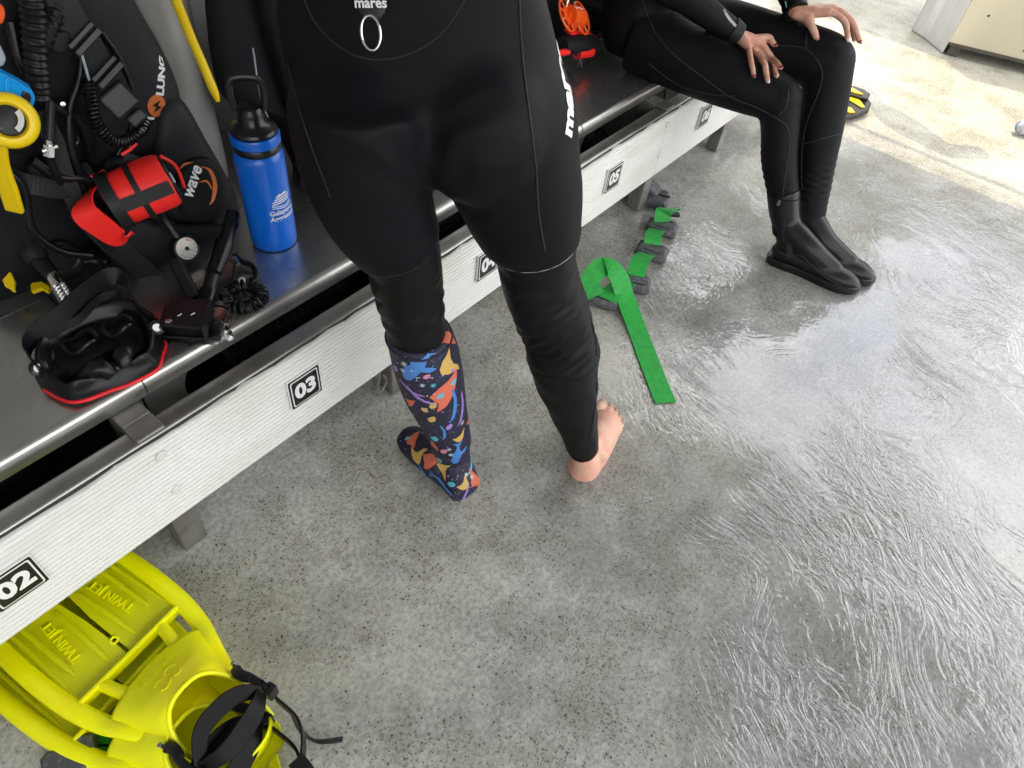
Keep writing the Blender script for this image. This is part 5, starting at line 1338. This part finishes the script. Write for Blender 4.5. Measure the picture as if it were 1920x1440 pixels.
so_ = obj('sock', sock, M['sock_navy'], D1, ang=0)
obj('cuff', MB().tube([stree.find_nearest(p)[0] for p in rs[2]], .0030, 8, closed=True), M['sock_navy'], so_)
# sea creatures printed on the sock
SH = {
 'whale': [(-.05, -.004), (-.047, -.012), (-.036, -.016), (-.020, -.015), (-.004, -.011), (.006, -.024), (.022, -.030), (.016, -.018), (.008, -.008), (.022, -.001), (.034, .002), (.050, -.006), (.046, .004), (.044, .012), (.046, .024), (.036, .012), (.030, .008), (.010, .010), (.0, .020), (-.008, .012), (-.024, .013), (-.040, .008), (-.049, .002)],
 'orca': [(-.034, -.010), (-.030, -.017), (-.018, -.019), (-.004, -.015), (.002, -.017), (.014, -.019), (.010, -.012), (.014, -.004), (.022, .008), (.034, .008), (.030, .013), (.027, .015), (.026, .024), (.021, .016), (.017, .012), (.008, .006), (-.002, .004), (-.004, .010), (-.010, .004), (-.022, .000), (-.031, -.003)],
 'ray': [(-.018, .004), (-.006, .012), (.010, .016), (.022, .020), (.014, .006), (.006, -.006), (-.004, -.016), (-.014, -.020), (-.010, -.008)],
 'seal': [(-.020, -.008), (-.016, -.014), (-.004, -.014), (.010, -.009), (.020, -.009), (.013, -.003), (.002, -.001), (-.006, .006), (-.010, .018), (-.014, .010), (-.019, .002)],
 'dolphin': [(-.030, -.006), (-.020, -.007), (-.004, -.004), (.012, .000), (.026, .008), (.034, .010), (.028, .004), (.014, -.005), (-.004, -.011), (-.020, -.012)],
 'leaf': [(-.008, 0), (-.004, .005), (.004, .005), (.009, 0), (.004, -.005), (-.004, -.005)],
 'bit': [(-.004, 0), (0, .0025), (.004, 0), (0, -.0025)],
}
PC = {'blue': (.06, .20, .52), 'coral': (.60, .14, .08), 'gold': (.56, .36, .10), 'lilac': (.30, .20, .52), 'cyan': (.10, .42, .55), 'pink': (.55, .22, .32), 'pale': (.52, .58, .60), 'deep': (.05, .10, .34)}
PM = {k: mat('print_' + k, c, .55, bump=(500, .25, .0005)) for k, c in PC.items()}
acc = {k: MB() for k in PC}
def stamp(shape, px, py, ang, sc, col, lift=.0011, hit=None):
    if hit is None:
        d_ = (at(px, py, d=1.5) - CAM).normalized()
        h, n_, _, _ = stree.ray_cast(CAM, d_)
        if h is None: return
    else: h, n_ = hit
    ex = AX_R - n_ * AX_R.dot(n_); ex.normalize(); ey = n_.cross(ex)
    ca_, sa_ = cos(ang), sin(ang)
    pts = SH[shape] if isinstance(shape, str) else shape
    if shape in ('seal', 'ray', 'dolphin', 'leaf'): sc *= 1.5
    m_ = MB(); k = len(pts)
    cx_ = sum(p[0] for p in pts) / k; cy_ = sum(p[1] for p in pts) / k
    bm = bmesh.new(); vs = [bm.verts.new((p[0], p[1], 0)) for p in pts]; bm.faces.new(vs)
    bmesh.ops.triangulate(bm, faces=bm.faces[:]); bmesh.ops.subdivide_edges(bm, edges=bm.edges[:], cuts=1)
    bmesh.ops.triangulate(bm, faces=bm.faces[:])
    if sc > .55: bmesh.ops.subdivide_edges(bm, edges=bm.edges[:], cuts=1); bmesh.ops.triangulate(bm, faces=bm.faces[:])
    bm.verts.index_update()
    for v in bm.verts:
        x, y = v.co.x * sc, v.co.y * sc
        m_.v.append(h + ex * (x * ca_ - y * sa_) + ey * (x * sa_ + y * ca_))
    m_.f = [[v.index for v in f.verts] for f in bm.faces]; bm.free()
    wrap(m_, stree, lift)
    acc[col].add(m_.v, m_.f)
def star(px, py, r, col, hit=None):
    for k in range(6):
        a = k * pi / 6
        stamp([(-r, -.0005), (r, -.0005), (r, .0005), (-r, .0005)], px, py, a, .8, col, .0013, hit)
for a in (('whale', 784, 688, .66, .98, 'blue'), ('seal', 848, 680, -.35, 1.05, 'gold'), ('ray', 838, 738, .1, 1.35, 'coral'), ('bit', 826, 742, .6, 2.6, 'cyan'), ('dolphin', 846, 764, 1.15, 1.0, 'blue'), ('dolphin', 862, 770, 1.05, .95, 'lilac'),
          ('whale', 858, 852, 1.30, .80, 'blue'), ('seal', 884, 838, 1.3, .85, 'gold'), ('ray', 776, 824, .5, .72, 'coral'), ('seal', 784, 848, .55, 1.0, 'gold'), ('ray', 806, 866, -.3, .95, 'coral'), ('dolphin', 830, 900, -.9, .8, 'blue'), ('seal', 836, 882, -1.2, .8, 'gold'),
          ('ray', 893, 902, 1.2, .95, 'coral'), ('bit', 892, 922, 1.2, 2.2, 'cyan'), ('dolphin', 868, 928, .9, .75, 'lilac'), ('leaf', 812, 760, 1.2, .85, 'gold'), ('leaf', 810, 786, 1.2, .9, 'gold'), ('dolphin', 788, 742, -1.0, .75, 'lilac'), ('leaf', 796, 768, -1.0, .7, 'gold'),
          ('dolphin', 800, 640, .35, .7, 'blue'), ('bit', 806, 637, .5, 1.6, 'lilac'), ('ray', 840, 634, -.6, .8, 'coral'), ('leaf', 742, 690, 1.0, .8, 'lilac'), ('leaf', 832, 846, .9, .8, 'pink'), ('bit', 848, 694, -.5, 1.6, 'lilac'), ('leaf', 815, 822, 1.3, 1.0, 'cyan'),
          ('dolphin', 796, 884, -.9, .6, 'blue'), ('leaf', 824, 862, 1.4, .9, 'cyan'), ('ray', 878, 786, 1.0, .7, 'coral'), ('seal', 858, 940, .4, .6, 'gold'), ('bit', 764, 822, .3, 2.0, 'cyan'), ('leaf', 842, 800, 1.2, .8, 'lilac'), ('dolphin', 828, 812, 1.3, .6, 'blue'), ('seal', 862, 816, 1.0, .6, 'gold'), ('leaf', 800, 706, .4, .6, 'pink'), ('dolphin', 770, 728, -.8, .6, 'lilac'), ('leaf', 850, 716, .2, .7, 'cyan'), ('ray', 815, 835, 1.0, .5, 'coral'), ('leaf', 846, 908, .3, .8, 'cyan'), ('seal', 868, 905, 1.6, .6, 'gold'), ('ray', 770, 755, .2, .5, 'coral'), ('dolphin', 880, 870, 1.3, .6, 'cyan')):
    stamp(*a)
for px_, py_, r, c in ((816, 644, .008, 'pale'), (758, 682, .008, 'pale'), (756, 694, .007, 'pale'), (792, 722, .006, 'pale'), (812, 722, .007, 'cyan'), (866, 792, .008, 'pale'), (842, 842, .006, 'pale'), (845, 852, .006, 'pale'), (874, 890, .006, 'pale'), (884, 894, .007, 'pale'), (808, 890, .006, 'cyan')): star(px_, py_, r, c)
rnd = random.Random(3)
for _ in range(200): stamp('bit', rnd.uniform(730, 895), rnd.uniform(640, 935), rnd.uniform(0, 3), rnd.uniform(.3, .7), rnd.choice(['lilac', 'deep', 'pale', 'cyan', 'pink', 'lilac', 'deep']))
# the side away from the camera carries the same print
for _ in range(46):
    p = rnd.choice(sock.v); h, n_, _, _ = stree.find_nearest(p)
    if n_.dot(CAM - h) < -.1 and h.z > .02: stamp(rnd.choice(['whale', 'seal', 'ray', 'dolphin', 'leaf']), 0, 0, rnd.uniform(0, 6), rnd.uniform(.6, 1.0), rnd.choice(['blue', 'gold', 'coral', 'lilac', 'cyan']), hit=(h, n_))
for k, mb in acc.items():
    if mb.v:
        o = obj('sea_creature_print', mb, PM[k], so_, smooth=False); o['kind'] = 'stuff'
# fine dark veins and eyes on the biggest whales
det = MB()
# body: bare right foot, head and hands, limbs under the cloth
bd_ = MB()
ft_d = V((.962, .272, 0)).normalized(); ft_s = V((ft_d.y, -ft_d.x, 0)); H0 = V((.743, -.474, 0))
def F(u, v, h): return H0 + ft_d * u + ft_s * v + UP * h
limb(bd_, [(F(-.008, 0, .032), .037), (F(.02, 0, .036), .0385), (F(.06, .002, .042), .036), (F(.10, .004, .040), .036), (F(.135, .002, .030), .038), (F(.165, 0, .022), .034)], 24, 6, flat=.86, up=(0, 0, 1))
limb(bd_, [(F(-.008, 0, .026), .036), (F(-.006, 0, .058), .030), (AR + V((0, 0, .0)), .028), (RC[20], RR[20] * .74), (RC[60], RR[60] * .74), (RC[110], RR[110] * .74), (RC[-4], RR[-4] * .74), (HR, .07)], 24)
limb(bd_, [(AR + UP * .01, .031), (F(.035, 0, .072), .029), (F(.075, .0, .056), .027), (F(.12, -.004, .040), .024)], 20)
bd_.ball(F(.018, .030, .066), .0125, 14); bd_.ball(F(.028, -.030, .072), .0125, 14)      # ankle bones
limb(bd_, [(F(-.012, 0, .045), .008), (F(-.012, 0, .075), .0075), (AR + UP * .03 - ft_d * .018, .010)], 12)  # achilles
for v0, v1, L_, r in ((-.028, -.026, .216, .0145), (-.008, -.002, .214, .0105), (.008, .013, .205, .0098), (.022, .026, .192, .0095), (.032, .038, .176, .0092)):
    limb(bd_, [(F(.135, v0, .022), r * 1.15), (F(L_ - .030, v1, .020), r * .98), (F(L_ - .016, v1, .0165), r * .88), (F(L_ - .004, v1, .0115), r * .92)], 14, 5)
    bd_.ball(F(L_ - .004, v1, .0110), r * .92, 12)
limb(bd_, [(F(.03, .026, .014), .014), (F(.09, .030, .014), .014), (F(.15, .032, .013), .013)], 14)
limb(bd_, [(at(850, 858, z=.085), .026), (SCc[-4], SR[-4] * .8), (SCc[len(SCc) // 2], SR[len(SR) // 2] * .8), (LC[20], LR[20] * .8), (LC[len(LC) // 2], LR[len(LR) // 2] * .8), (LC[-2], LR[-2] * .8), (HL, .06)], 18)
limb(bd_, [(V((.522, -.30, .028)), .022), (V((.525, -.23, .030)), .026), (V((.529, -.15, .020)), .018)], 16)
limb(bd_, [(at(850, 858, z=.085), .026), (at(866, 900, z=.034), .022)], 16)
limb(bd_, [(HM + UP * .02, .09), (cs_[14], .09), (cs_[30], .09), (cs_[-8], .08)], 18)
limb(bd_, [(HL, .06), (HM, .08), (HR, .06)], 18)
hd1 = cs_[-1] + UP * .17 + FWD * .05
head_into(bd_, hd1, FWD)
for a, b, c in ((sh_r, el_r, wr_r), (sh_l, el_l, wr_l)):
    limb(bd_, [(cs_[-8], .05), (a, .045), (b, .035), (c, .026)], 14)
    dr_ = (c - b).normalized()
    limb(bd_, [(c, .026), (c + dr_ * .05, .032), (c + dr_ * .09, .028)], 14, flat=.6)
    for k in range(4):
        o_ = c + dr_ * .08 + UP * (.024 - .016 * k); limb(bd_, [(o_, .009), (o_ + dr_ * .035 - UP * .004, .0085), (o_ + dr_ * (.06 + .008 * (1 < k < 3)) - UP * .016, .0075)], 10, 4)
    limb(bd_, [(c + dr_ * .02 + UP * .02, .012), (c + dr_ * .05 + UP * .05, .010), (c + dr_ * .075 + UP * .058, .009)], 10, 4)
bd_ = remesh(bd_, .0042, 4)
for p in bd_.v:
    if p.z < .003: p.z = .0012 + (p.z + .02) * .03
bo = obj('body', bd_, M['skin_heel'], D1, ang=0)
face_parts(D1, hd1, FWD)
btree = bvh(bd_)
for v1, L_, r in ((-.026, .216, .0145), (-.002, .214, .0105), (.013, .205, .0098), (.026, .192, .0095), (.038, .176, .0092)):
    nl = MB(); c_ = F(L_ + .000, v1, .0115 + r * .72)
    nl.ball(c_, (r * .60, r * .60, r * .22), 12)
    obj('toenail', wrap(nl, btree, .0004) if False else nl, M['skin'], bo)
# seams drawn on the suit, waist tag with ring, lettering
def surf(px, tree, lift=.0006, n=8, tmax=1.9):
    out = []
    for q in bez([V((a, b, 0)) for a, b in px], n):
        h, n_, _, _ = tree.ray_cast(CAM, (at(q.x, q.y, d=1.0) - CAM).normalized())
        if h is not None: out.append(h + n_ * lift)
    return out
def seam(name, px, tree, r, m, par, lift=.0004, n=8):
    p_ = surf(px, tree, lift, n)
    if len(p_) > 2: return obj(name, MB().tube(p_, r, 6), m, par)
seam('seam', [(972, -40), (976, 60), (984, 150), (996, 240), (1005, 320), (1010, 400), (1022, 470)], tree1, .0014, M['seam'], ws)
seam('seam', [(560, -30), (590, 40), (640, 90), (700, 112), (770, 100), (830, 60), (870, 0), (885, -40)], tree1, .0011, M['seam'], ws)
seam('seam', [(540, 120), (560, 200), (590, 290), (620, 370)], tree1, .0010, M['seam'], ws)
seam('seam', [(1106, 596), (1116, 640), (1119, 700), (1114, 770), (1106, 815)], rleg_tree, .0009, M['legging'], rl_, .001)
def flat_on(mb, px, py, tree, exg, lift=.001, wrapit=True):
    h, n_, _, _ = tree.ray_cast(CAM, (at(px, py, d=1.0) - CAM).normalized())
    ex = V(exg) - n_ * V(exg).dot(n_); place(mb, h + n_ * .001, ex, n_.cross(ex))
    return wrap(mb, tree, lift) if wrapit else mb
tg = MB(); tg.pad([V((a * .00064, b * .00064, 0)) for a, b in [(-34, 60), (34, 60), (33, 10), (26, -26), (14, -40), (-14, -40), (-26, -26), (-33, 10)]], (0, 0, 1), .004, .2)
h_, n_, _, _ = tree1.ray_cast(CAM, (at(696, -6, d=1.0) - CAM).normalized())
exx = (AX_R - n_ * AX_R.dot(n_)).normalized()
tgo = obj('waist_tag', place(tg, h_ + n_ * .001, exx, n_.cross(exx)), M['black_rubber'], ws, ang=0)
obj('lettering', flat_on(cut(text_mb('mares', .0155, off=.0004, ext=0), 0), 697, 6, tree1, AX_R, .0062), M['white_print'], tgo, smooth=False)
h_, n_, _, _ = tree1.ray_cast(CAM, (at(697, 62, d=1.0) - CAM).normalized())
exx = (AX_R - n_ * AX_R.dot(n_)).normalized(); eyy = n_.cross(exx)
obj('pull_ring', MB().tube([h_ + n_ * .004 + exx * (.0115 * cos(a * pi / 16)) + eyy * (.0185 * sin(a * pi / 16)) for a in range(32)], .0019, 10, closed=True), M['chrome'], ws)
h_, n_, _, _ = tree1.ray_cast(CAM, (at(1063, 168, d=1.0) - CAM).normalized())
if h_ is not None:
    axu = (at(1046, 80, d=depth(h_)) - at(1080, 255, d=depth(h_))).normalized(); axu = (axu - n_ * axu.dot(n_)).normalized()
    tx = cut(text_mb('mares', .044, off=.0024, ext=0, sx=1.25), 2)
    obj('lettering', wrap(place(tx, h_ + n_ * .002, axu, n_.cross(axu)), tree1, .0010), M['white_print'], ws, smooth=False)

# ---------- seated diver
D2 = thing('person', 'seated diver in a black wetsuit and dive boots with both hands on the knees', 'person', (1.9, .1, .4))
F2 = V((.12, -.99, 0)).normalized()
hipR, hipL = V((1.815, .185, .492)), V((2.01, .205, .500))
kneR, kneL = V((1.882, -.262, .452)), V((2.028, -.318, .535))
ankR, ankL = V((1.862, -.448, .095)), V((1.945, -.480, .105))
s2 = MB()
limb(s2, [(hipR, .098), (hipR.lerp(kneR, .35), .094), (hipR.lerp(kneR, .7), .082), (kneR + V((0, .02, .002)), .068), (kneR + V((.0, -.018, -.010)), .058)], 28)
limb(s2, [(kneR + V((0, -.005, 0)), .058), (kneR.lerp(ankR, .22), .053), (kneR.lerp(ankR, .45) + V((0, .008, 0)), .0515), (kneR.lerp(ankR, .75), .043), (ankR, .040)], 28)
limb(s2, [(hipL, .098), (hipL.lerp(kneL, .35), .095), (hipL.lerp(kneL, .7), .086), (kneL + V((0, .02, .002)), .075), (kneL + V((0, -.012, -.006)), .066)], 28)
limb(s2, [(kneL + V((0, -.004, 0)), .068), (kneL.lerp(ankL, .22) + V((0, -.004, 0)), .067), (kneL.lerp(ankL, .45), .065), (kneL.lerp(ankL, .72), .056), (ankL, .050)], 28)
s2.ball(kneR + V((0, -.004, .0)), .062, 20); s2.ball(kneL + V((0, -.002, .0)), .071, 20)
plv = (hipR + hipL) / 2 + V((0, .03, .01))
tor = [(plv - UP * .07, .150, .095), (plv, .178, .118), (plv + UP * .10, .165, .115), (plv + UP * .22, .150, .105), (plv + UP * .34, .160, .110), (plv + UP * .44, .175, .110), (plv + UP * .51, .165, .095), (plv + UP * .555, .10, .075), (plv + UP * .585, .05, .05)]
lat2 = V((.99, .12, 0))
cc_ = bez([t[0] for t in tor], 4); aa_ = [v.x for v in bez([V((t[1], 0, 0)) for t in tor], 4)]; bb_ = [v.x for v in bez([V((t[2], 0, 0)) for t in tor], 4)]
s2.rings([oval(c, UP, lat2, a, b, 40, 2.2) for c, a, b in zip(cc_, aa_, bb_)])
shR2, shL2 = plv + V((-.165, -.01, .475)), plv + V((.165, .02, .475))
elR, elL = V((1.715, .135, .700)), V((2.165, .010, .735))
wrR, wrL = at(1384, 66, x=1.872), at(1494, 22, x=1.995)
for a, b, c in ((shR2, elR, wrR), (shL2, elL, wrL)):
    limb(s2, [(a, .062), (a.lerp(b, .5), .053), (b, .046), (b.lerp(c, .4), .043), (b.lerp(c, .8), .034), (b.lerp(c, .97), .030)], 24)
s2 = remesh(s2, .0062, 8)
for i, p in enumerate(s2.v):      # cloth ribs and creases on the lower legs and behind the knees
    if p.z < .36 and p.y < -.2:
        k = math.exp(-((p.z - .24) / .07) ** 2)
        s2.v[i] = p + V((p.x - (1.872 if p.x < 1.93 else 2.0), p.y + .42, 0)).normalized() * (.0016 * k * sin(p.z * 300 + p.x * 30))
for i, p in enumerate(s2.v): s2.v[i] = p - AX_F * (mnoise.noise(p * 10 + V((5, 0, 0))) * .0018 + mnoise.noise(p * 26) * .0008)
t2 = bvh(s2)
w2_ = obj('wetsuit', s2, M['neoprene'], D2, ang=0)
for px in ([(1200, -10), (1228, 60), (1270, 108), (1320, 146), (1370, 182), (1420, 202), (1470, 232), (1482, 262)], [(1215, 118), (1270, 158), (1330, 176), (1380, 180)], [(1478, 168), (1474, 200), (1460, 215)],
           [(1440, 84), (1480, 86), (1510, 92), (1532, 112), (1542, 138), (1536, 170), (1520, 210), (1508, 250), (1503, 310), (1504, 356)], [(1512, 62), (1510, 90)], [(1508, 270), (1540, 260), (1588, 248)], [(1480, 270), (1472, 330), (1462, 400)]):
    seam('seam', px, t2, .0017, M['seam'], w2_, .0006)
# forearm zip on the near sleeve
zp_ = surf([(1356, 18), (1366, 34), (1380, 50), (1394, 68)], t2, .001)
if len(zp_) > 2: obj('sleeve_zip', MB().ribbon(zp_, .007, .0015, AX_R), M['steel_dull'], w2_, smooth=False)
# green print on the far cuff
gp_ = surf([(1476, 2), (1480, 14), (1484, 28)], t2, .001)
if len(gp_) > 2: obj('cuff_print', MB().ribbon(gp_, .014, .001, AX_R), M['mint'], w2_, smooth=False)
# boots
def boot(ank, heel, toe, shaft_top, par, lab):
    heel = V(heel); toe = V(toe); d_ = (toe - heel); L_ = d_.length; d_.normalize(); s_ = V((d_.y, -d_.x, 0))
    def G(u, v, h): return heel + d_ * (u * L_) + s_ * v + UP * h
    up = MB()
    limb(up, [(G(.06, 0, .040), .034), (G(.22, 0, .045), .038), (G(.45, 0, .042), .040), (G(.68, 0, .034), .043), (G(.86, 0, .026), .038), (G(.97, 0, .020), .022)], 28, 6, flat=.72, up=(0, 0, 1))
    limb(up, [(G(.10, 0, .030), .034), (G(.14, 0, .075), .037), (ank + UP * .015, .0405), (ank + (shaft_top - ank) * .5, .0455), (shaft_top, .049)], 28)
    limb(up, [(ank + UP * .02, .044), (G(.34, 0, .085), .039), (G(.52, 0, .060), .036), (G(.70, 0, .042), .030)], 24)
    up = remesh(up, .005, 7)
    for p in up.v:
        if p.z < .012: p.z = .012
    b_ = obj('boot', up, M['gloss_rubber'] if False else M['boot'], par, ang=0)
    if lab: b_['label'] = lab
    tb = bvh(up)
    # sole with toothed rand
    ol = [(-.01, 0), (.02, .030), (.15, .037), (.40, .036), (.62, .045), (.80, .046), (.93, .034), (1.0, .012), (1.0, -.008), (.93, -.032), (.80, -.043), (.62, -.042), (.40, -.032), (.15, -.036), (.02, -.030)]
    so2 = MB(); op = smooth_poly([G(u, v, .001) for u, v in ol], 6)
    cg = sum(op, V()) / len(op)
    rings_ = []
    for sc, h in ((.97, 0), (1.0, .004), (1.0, .012), (1.015, .016), (1.0, .024), (.94, .026)):
        rings_.append([cg + (p - cg) * (sc + (.006 if (i % 4 < 2 and .003 < h < .02) else 0)) + UP * h for i, p in enumerate(op)])
    obj('sole', so2.rings(rings_), M['black_rubber'], b_, ang=40)
    for sg in (-1, 1):
        rp = []
        for u, v, h in ((.02, .028, .060), (.18, .040, .058), (.32, .042, .072), (.40, .042, .062), (.55, .044, .046), (.72, .046, .030), (.90, .034, .024)):
            h_, n_, _, _ = tb.find_nearest(G(u, sg * v, h)); rp.append(h_ + n_ * .0006)
        rp2 = [tb.find_nearest(q)[0] for q in bez(rp, 6)]
        obj('rand_seam', MB().tube(rp2, .0016, 6), M['seam'], b_)
    zc = []
    for t in (0, .25, .5, .75, 1):
        q = shaft_top.lerp(ank, t) ; h_, n_, _, _ = tb.ray_cast(q + V((-.3, -.06, 0)), V((.98, .18, 0)).normalized())
        if h_: zc.append(h_ + n_ * .0008)
    if len(zc) > 2:
        obj('zip', MB().ribbon(bez(zc, 6), .010, .002, V((.1, -1, 0))), M['web'], b_, smooth=False)
        obj('zip_pull', MB().box((-.003, -.004, -.018), (.001, .004, 0), M=Matrix.Translation(zc[0] + V((-.002, 0, -.006)))), M['steel_dull'], b_, smooth=False, bevel=.001)
    obj('top_edge', MB().tube([tb.find_nearest(q)[0] for q in oval(shaft_top - UP * .004, UP, V((1, 0, 0)), .050, .050, 32)], .002, 8, closed=True), M['neoprene'], b_)
    return b_
M['boot'] = mat('boot_neoprene', (.0050, .0050, .0058), .32, spec=.30, bump=(400, .2, .0005), var=(6, (.0085, .0085, .0095), .4, .7))
boot(ankR, (1.842, -.432, 0), (1.895, -.715, 0), kneR.lerp(ankR, .66), D2, '')
boot(ankL, (1.915, -.452, 0), (1.972, -.736, 0), kneL.lerp(ankL, .70), D2, 'boot with a zip on the inner side')
# body under the suit, hands, head
b2_ = MB()
for h_, k_, a_ in ((hipR, kneR, ankR), (hipL, kneL, ankL)):
    b2_.tube([h_, k_], [.07, .04], 16); b2_.ball(k_, .04, 14); b2_.tube([k_, a_], [.036, .028], 16)
limb(b2_, [(ankR, .028), (V((1.88, -.60, .035)), .024), (V((1.888, -.68, .03)), .018)], 14); limb(b2_, [(ankL, .028), (V((1.97, -.62, .035)), .024), (V((1.985, -.70, .03)), .018)], 14)
limb(b2_, [(plv, .10), (plv + UP * .3, .09), (plv + UP * .5, .07)], 18); limb(b2_, [(hipR, .07), (plv, .09), (hipL, .07)], 18); limb(b2_, [(shR2, .04), (plv + UP * .47, .06), (shL2, .04)], 14)
for a, b, c in ((shR2, elR, wrR), (shL2, elL, wrL)): limb(b2_, [(a, .042), (b, .032), (b.lerp(c, .8), .025), (c, .0235)], 16)
hd2 = plv + V((.01, -.04, .76)); head_into(b2_, hd2, F2)
body2 = remesh(b2_, .007, 4)
# hands on a finer grid
def on_leg(px, py, lift):
    h, n_, _, _ = t2.ray_cast(CAM, (at(px, py, d=1.0) - CAM).normalized())
    return h + n_ * lift
hnd = MB(); tips = []
def finger(pts, r, nail=None, seg=14):
    nodes = [(p, r * k) for p, k in zip(pts, (1.08, 1.0, .96, .80)[-len(pts):])]
    limb(hnd, nodes, seg, 5); hnd.ball(pts[-1], r * .80, 12)
    if nail: tips.append((pts[-2], pts[-1], r, nail))
wrist = wrR
KN = []
for (k0, k1, k2), r, nail in ((((1433, 84), (1449, 106), (1461, 131)), .0084, 'nail_red'), (((1424, 90), (1442, 114), (1454, 145)), .0088, 'nail_pale'), (((1412, 96), (1428, 122), (1438, 153)), .0085, 'nail_pale'), (((1398, 98), (1406, 122), (1412, 143)), .0076, 'nail_red')):
    a = on_leg(*k0, .0165); m_ = on_leg(*k1, .0108); t_2 = on_leg(*k2, .0072)
    m2_ = m_.lerp(t_2, .55) + (m_ - t_2).normalized() * 0 + UP * .001
    finger([a, m_, m2_, t_2], r, nail); KN.append(a)
    if len(KN) > 1: limb(hnd, [(wrist.lerp(KN[-2].lerp(a, .5), .2), .017), (wrist.lerp(KN[-2].lerp(a, .5), .6), .0145), (wrist.lerp(KN[-2].lerp(a, .5), .98), .0092)], 12, 4)
    limb(hnd, [(wrist.lerp(a, .12), .017), (wrist.lerp(a, .55) + UP * .002, .0155), (a, .0112)], 14, 5)
limb(hnd, [(elR.lerp(wrR, .82), .0235), (wrist, .0215), (wrist.lerp(KN[1], .35), .021)], 20, 5, flat=.85)
th = [wrist.lerp(KN[0], .35) + AX_R * .008, on_leg(1441, 72, .013), on_leg(1447, 78, .010), on_leg(1453, 84, .008)]
finger(th, .0092, 'nail_red')
handR = remesh(hnd, .0021, 3)
hnd = MB()
W2 = wrL
L_f = [(((1558, 23), (1572, 30), (1586, 45), (1589, 72)), (2.025, 2.032, 2.036, 2.034), .0088, 'nail_pale'), (((1566, 18), (1584, 27), (1600, 46), (1611, 76)), (2.05, 2.055, 2.058, 2.056), .0090, 'nail_red'), (((1566, 16), (1584, 28), (1596, 46), (1602, 74)), (2.072, 2.078, 2.082, 2.08), .0085, None), (((1560, 18), (1574, 30), (1584, 46), (1588, 66)), (2.092, 2.10, 2.10, 2.10), .0075, None)]
for px, xs, r, nail in L_f:
    p_ = [at(a, b, x=x) for (a, b), x in zip(px, xs)]
    finger(p_, r, nail)
    limb(hnd, [(W2.lerp(p_[0], .10), .018), (W2.lerp(p_[0], .55), .0150), (p_[0], .0112)], 14, 5)
limb(hnd, [(elL.lerp(wrL, .85), .024), (W2, .0225), (W2 + (at(1535, 22, x=2.03) - W2) * .7, .021)], 18, 5, flat=.85)
finger([at(1512, 30, x=1.998), at(1520, 46, x=1.985), at(1526, 58, x=1.984), at(1530.5, 71, x=1.986)], .0105, 'nail_red')
limb(hnd, [(W2 + UP * -.002, .019), (at(1512, 32, x=1.995), .0165), (at(1520, 46, x=1.985), .0118)], 14, 5)
handL = remesh(hnd, .0021, 3)
allb = MB(); allb.add(body2.v, body2.f); allb.add(handR.v, handR.f); allb.add(handL.v, handL.f)
bo2 = obj('body', allb, M['skin'], D2, ang=0)
face_parts(D2, hd2, F2)
for a, b, r, nm in tips:
    d_ = (b - a).normalized(); vw = (CAM - b).normalized() + UP * .9; vw = (vw - d_ * vw.dot(d_)).normalized(); sd_ = d_.cross(vw)
    Rm = Matrix((sd_, d_, vw)).transposed()
    obj('fingernail', MB().ball(b + d_ * (r * .35) + vw * (r * .50), (r * .60, r * .85, r * .26), 12, M=Rm), M[nm], bo2)
# cuffs of the sleeves
for e, c, r in ((elR, wrR, .0335), (elL, wrL, .0335)):
    ax2 = (c - e).normalized()
    obj('cuff', MB().tube([e.lerp(c, .90), e.lerp(c, .95), e.lerp(c, 1.0)], [r + .001, r, r - .002], 24), M['neo_rib'], w2_)
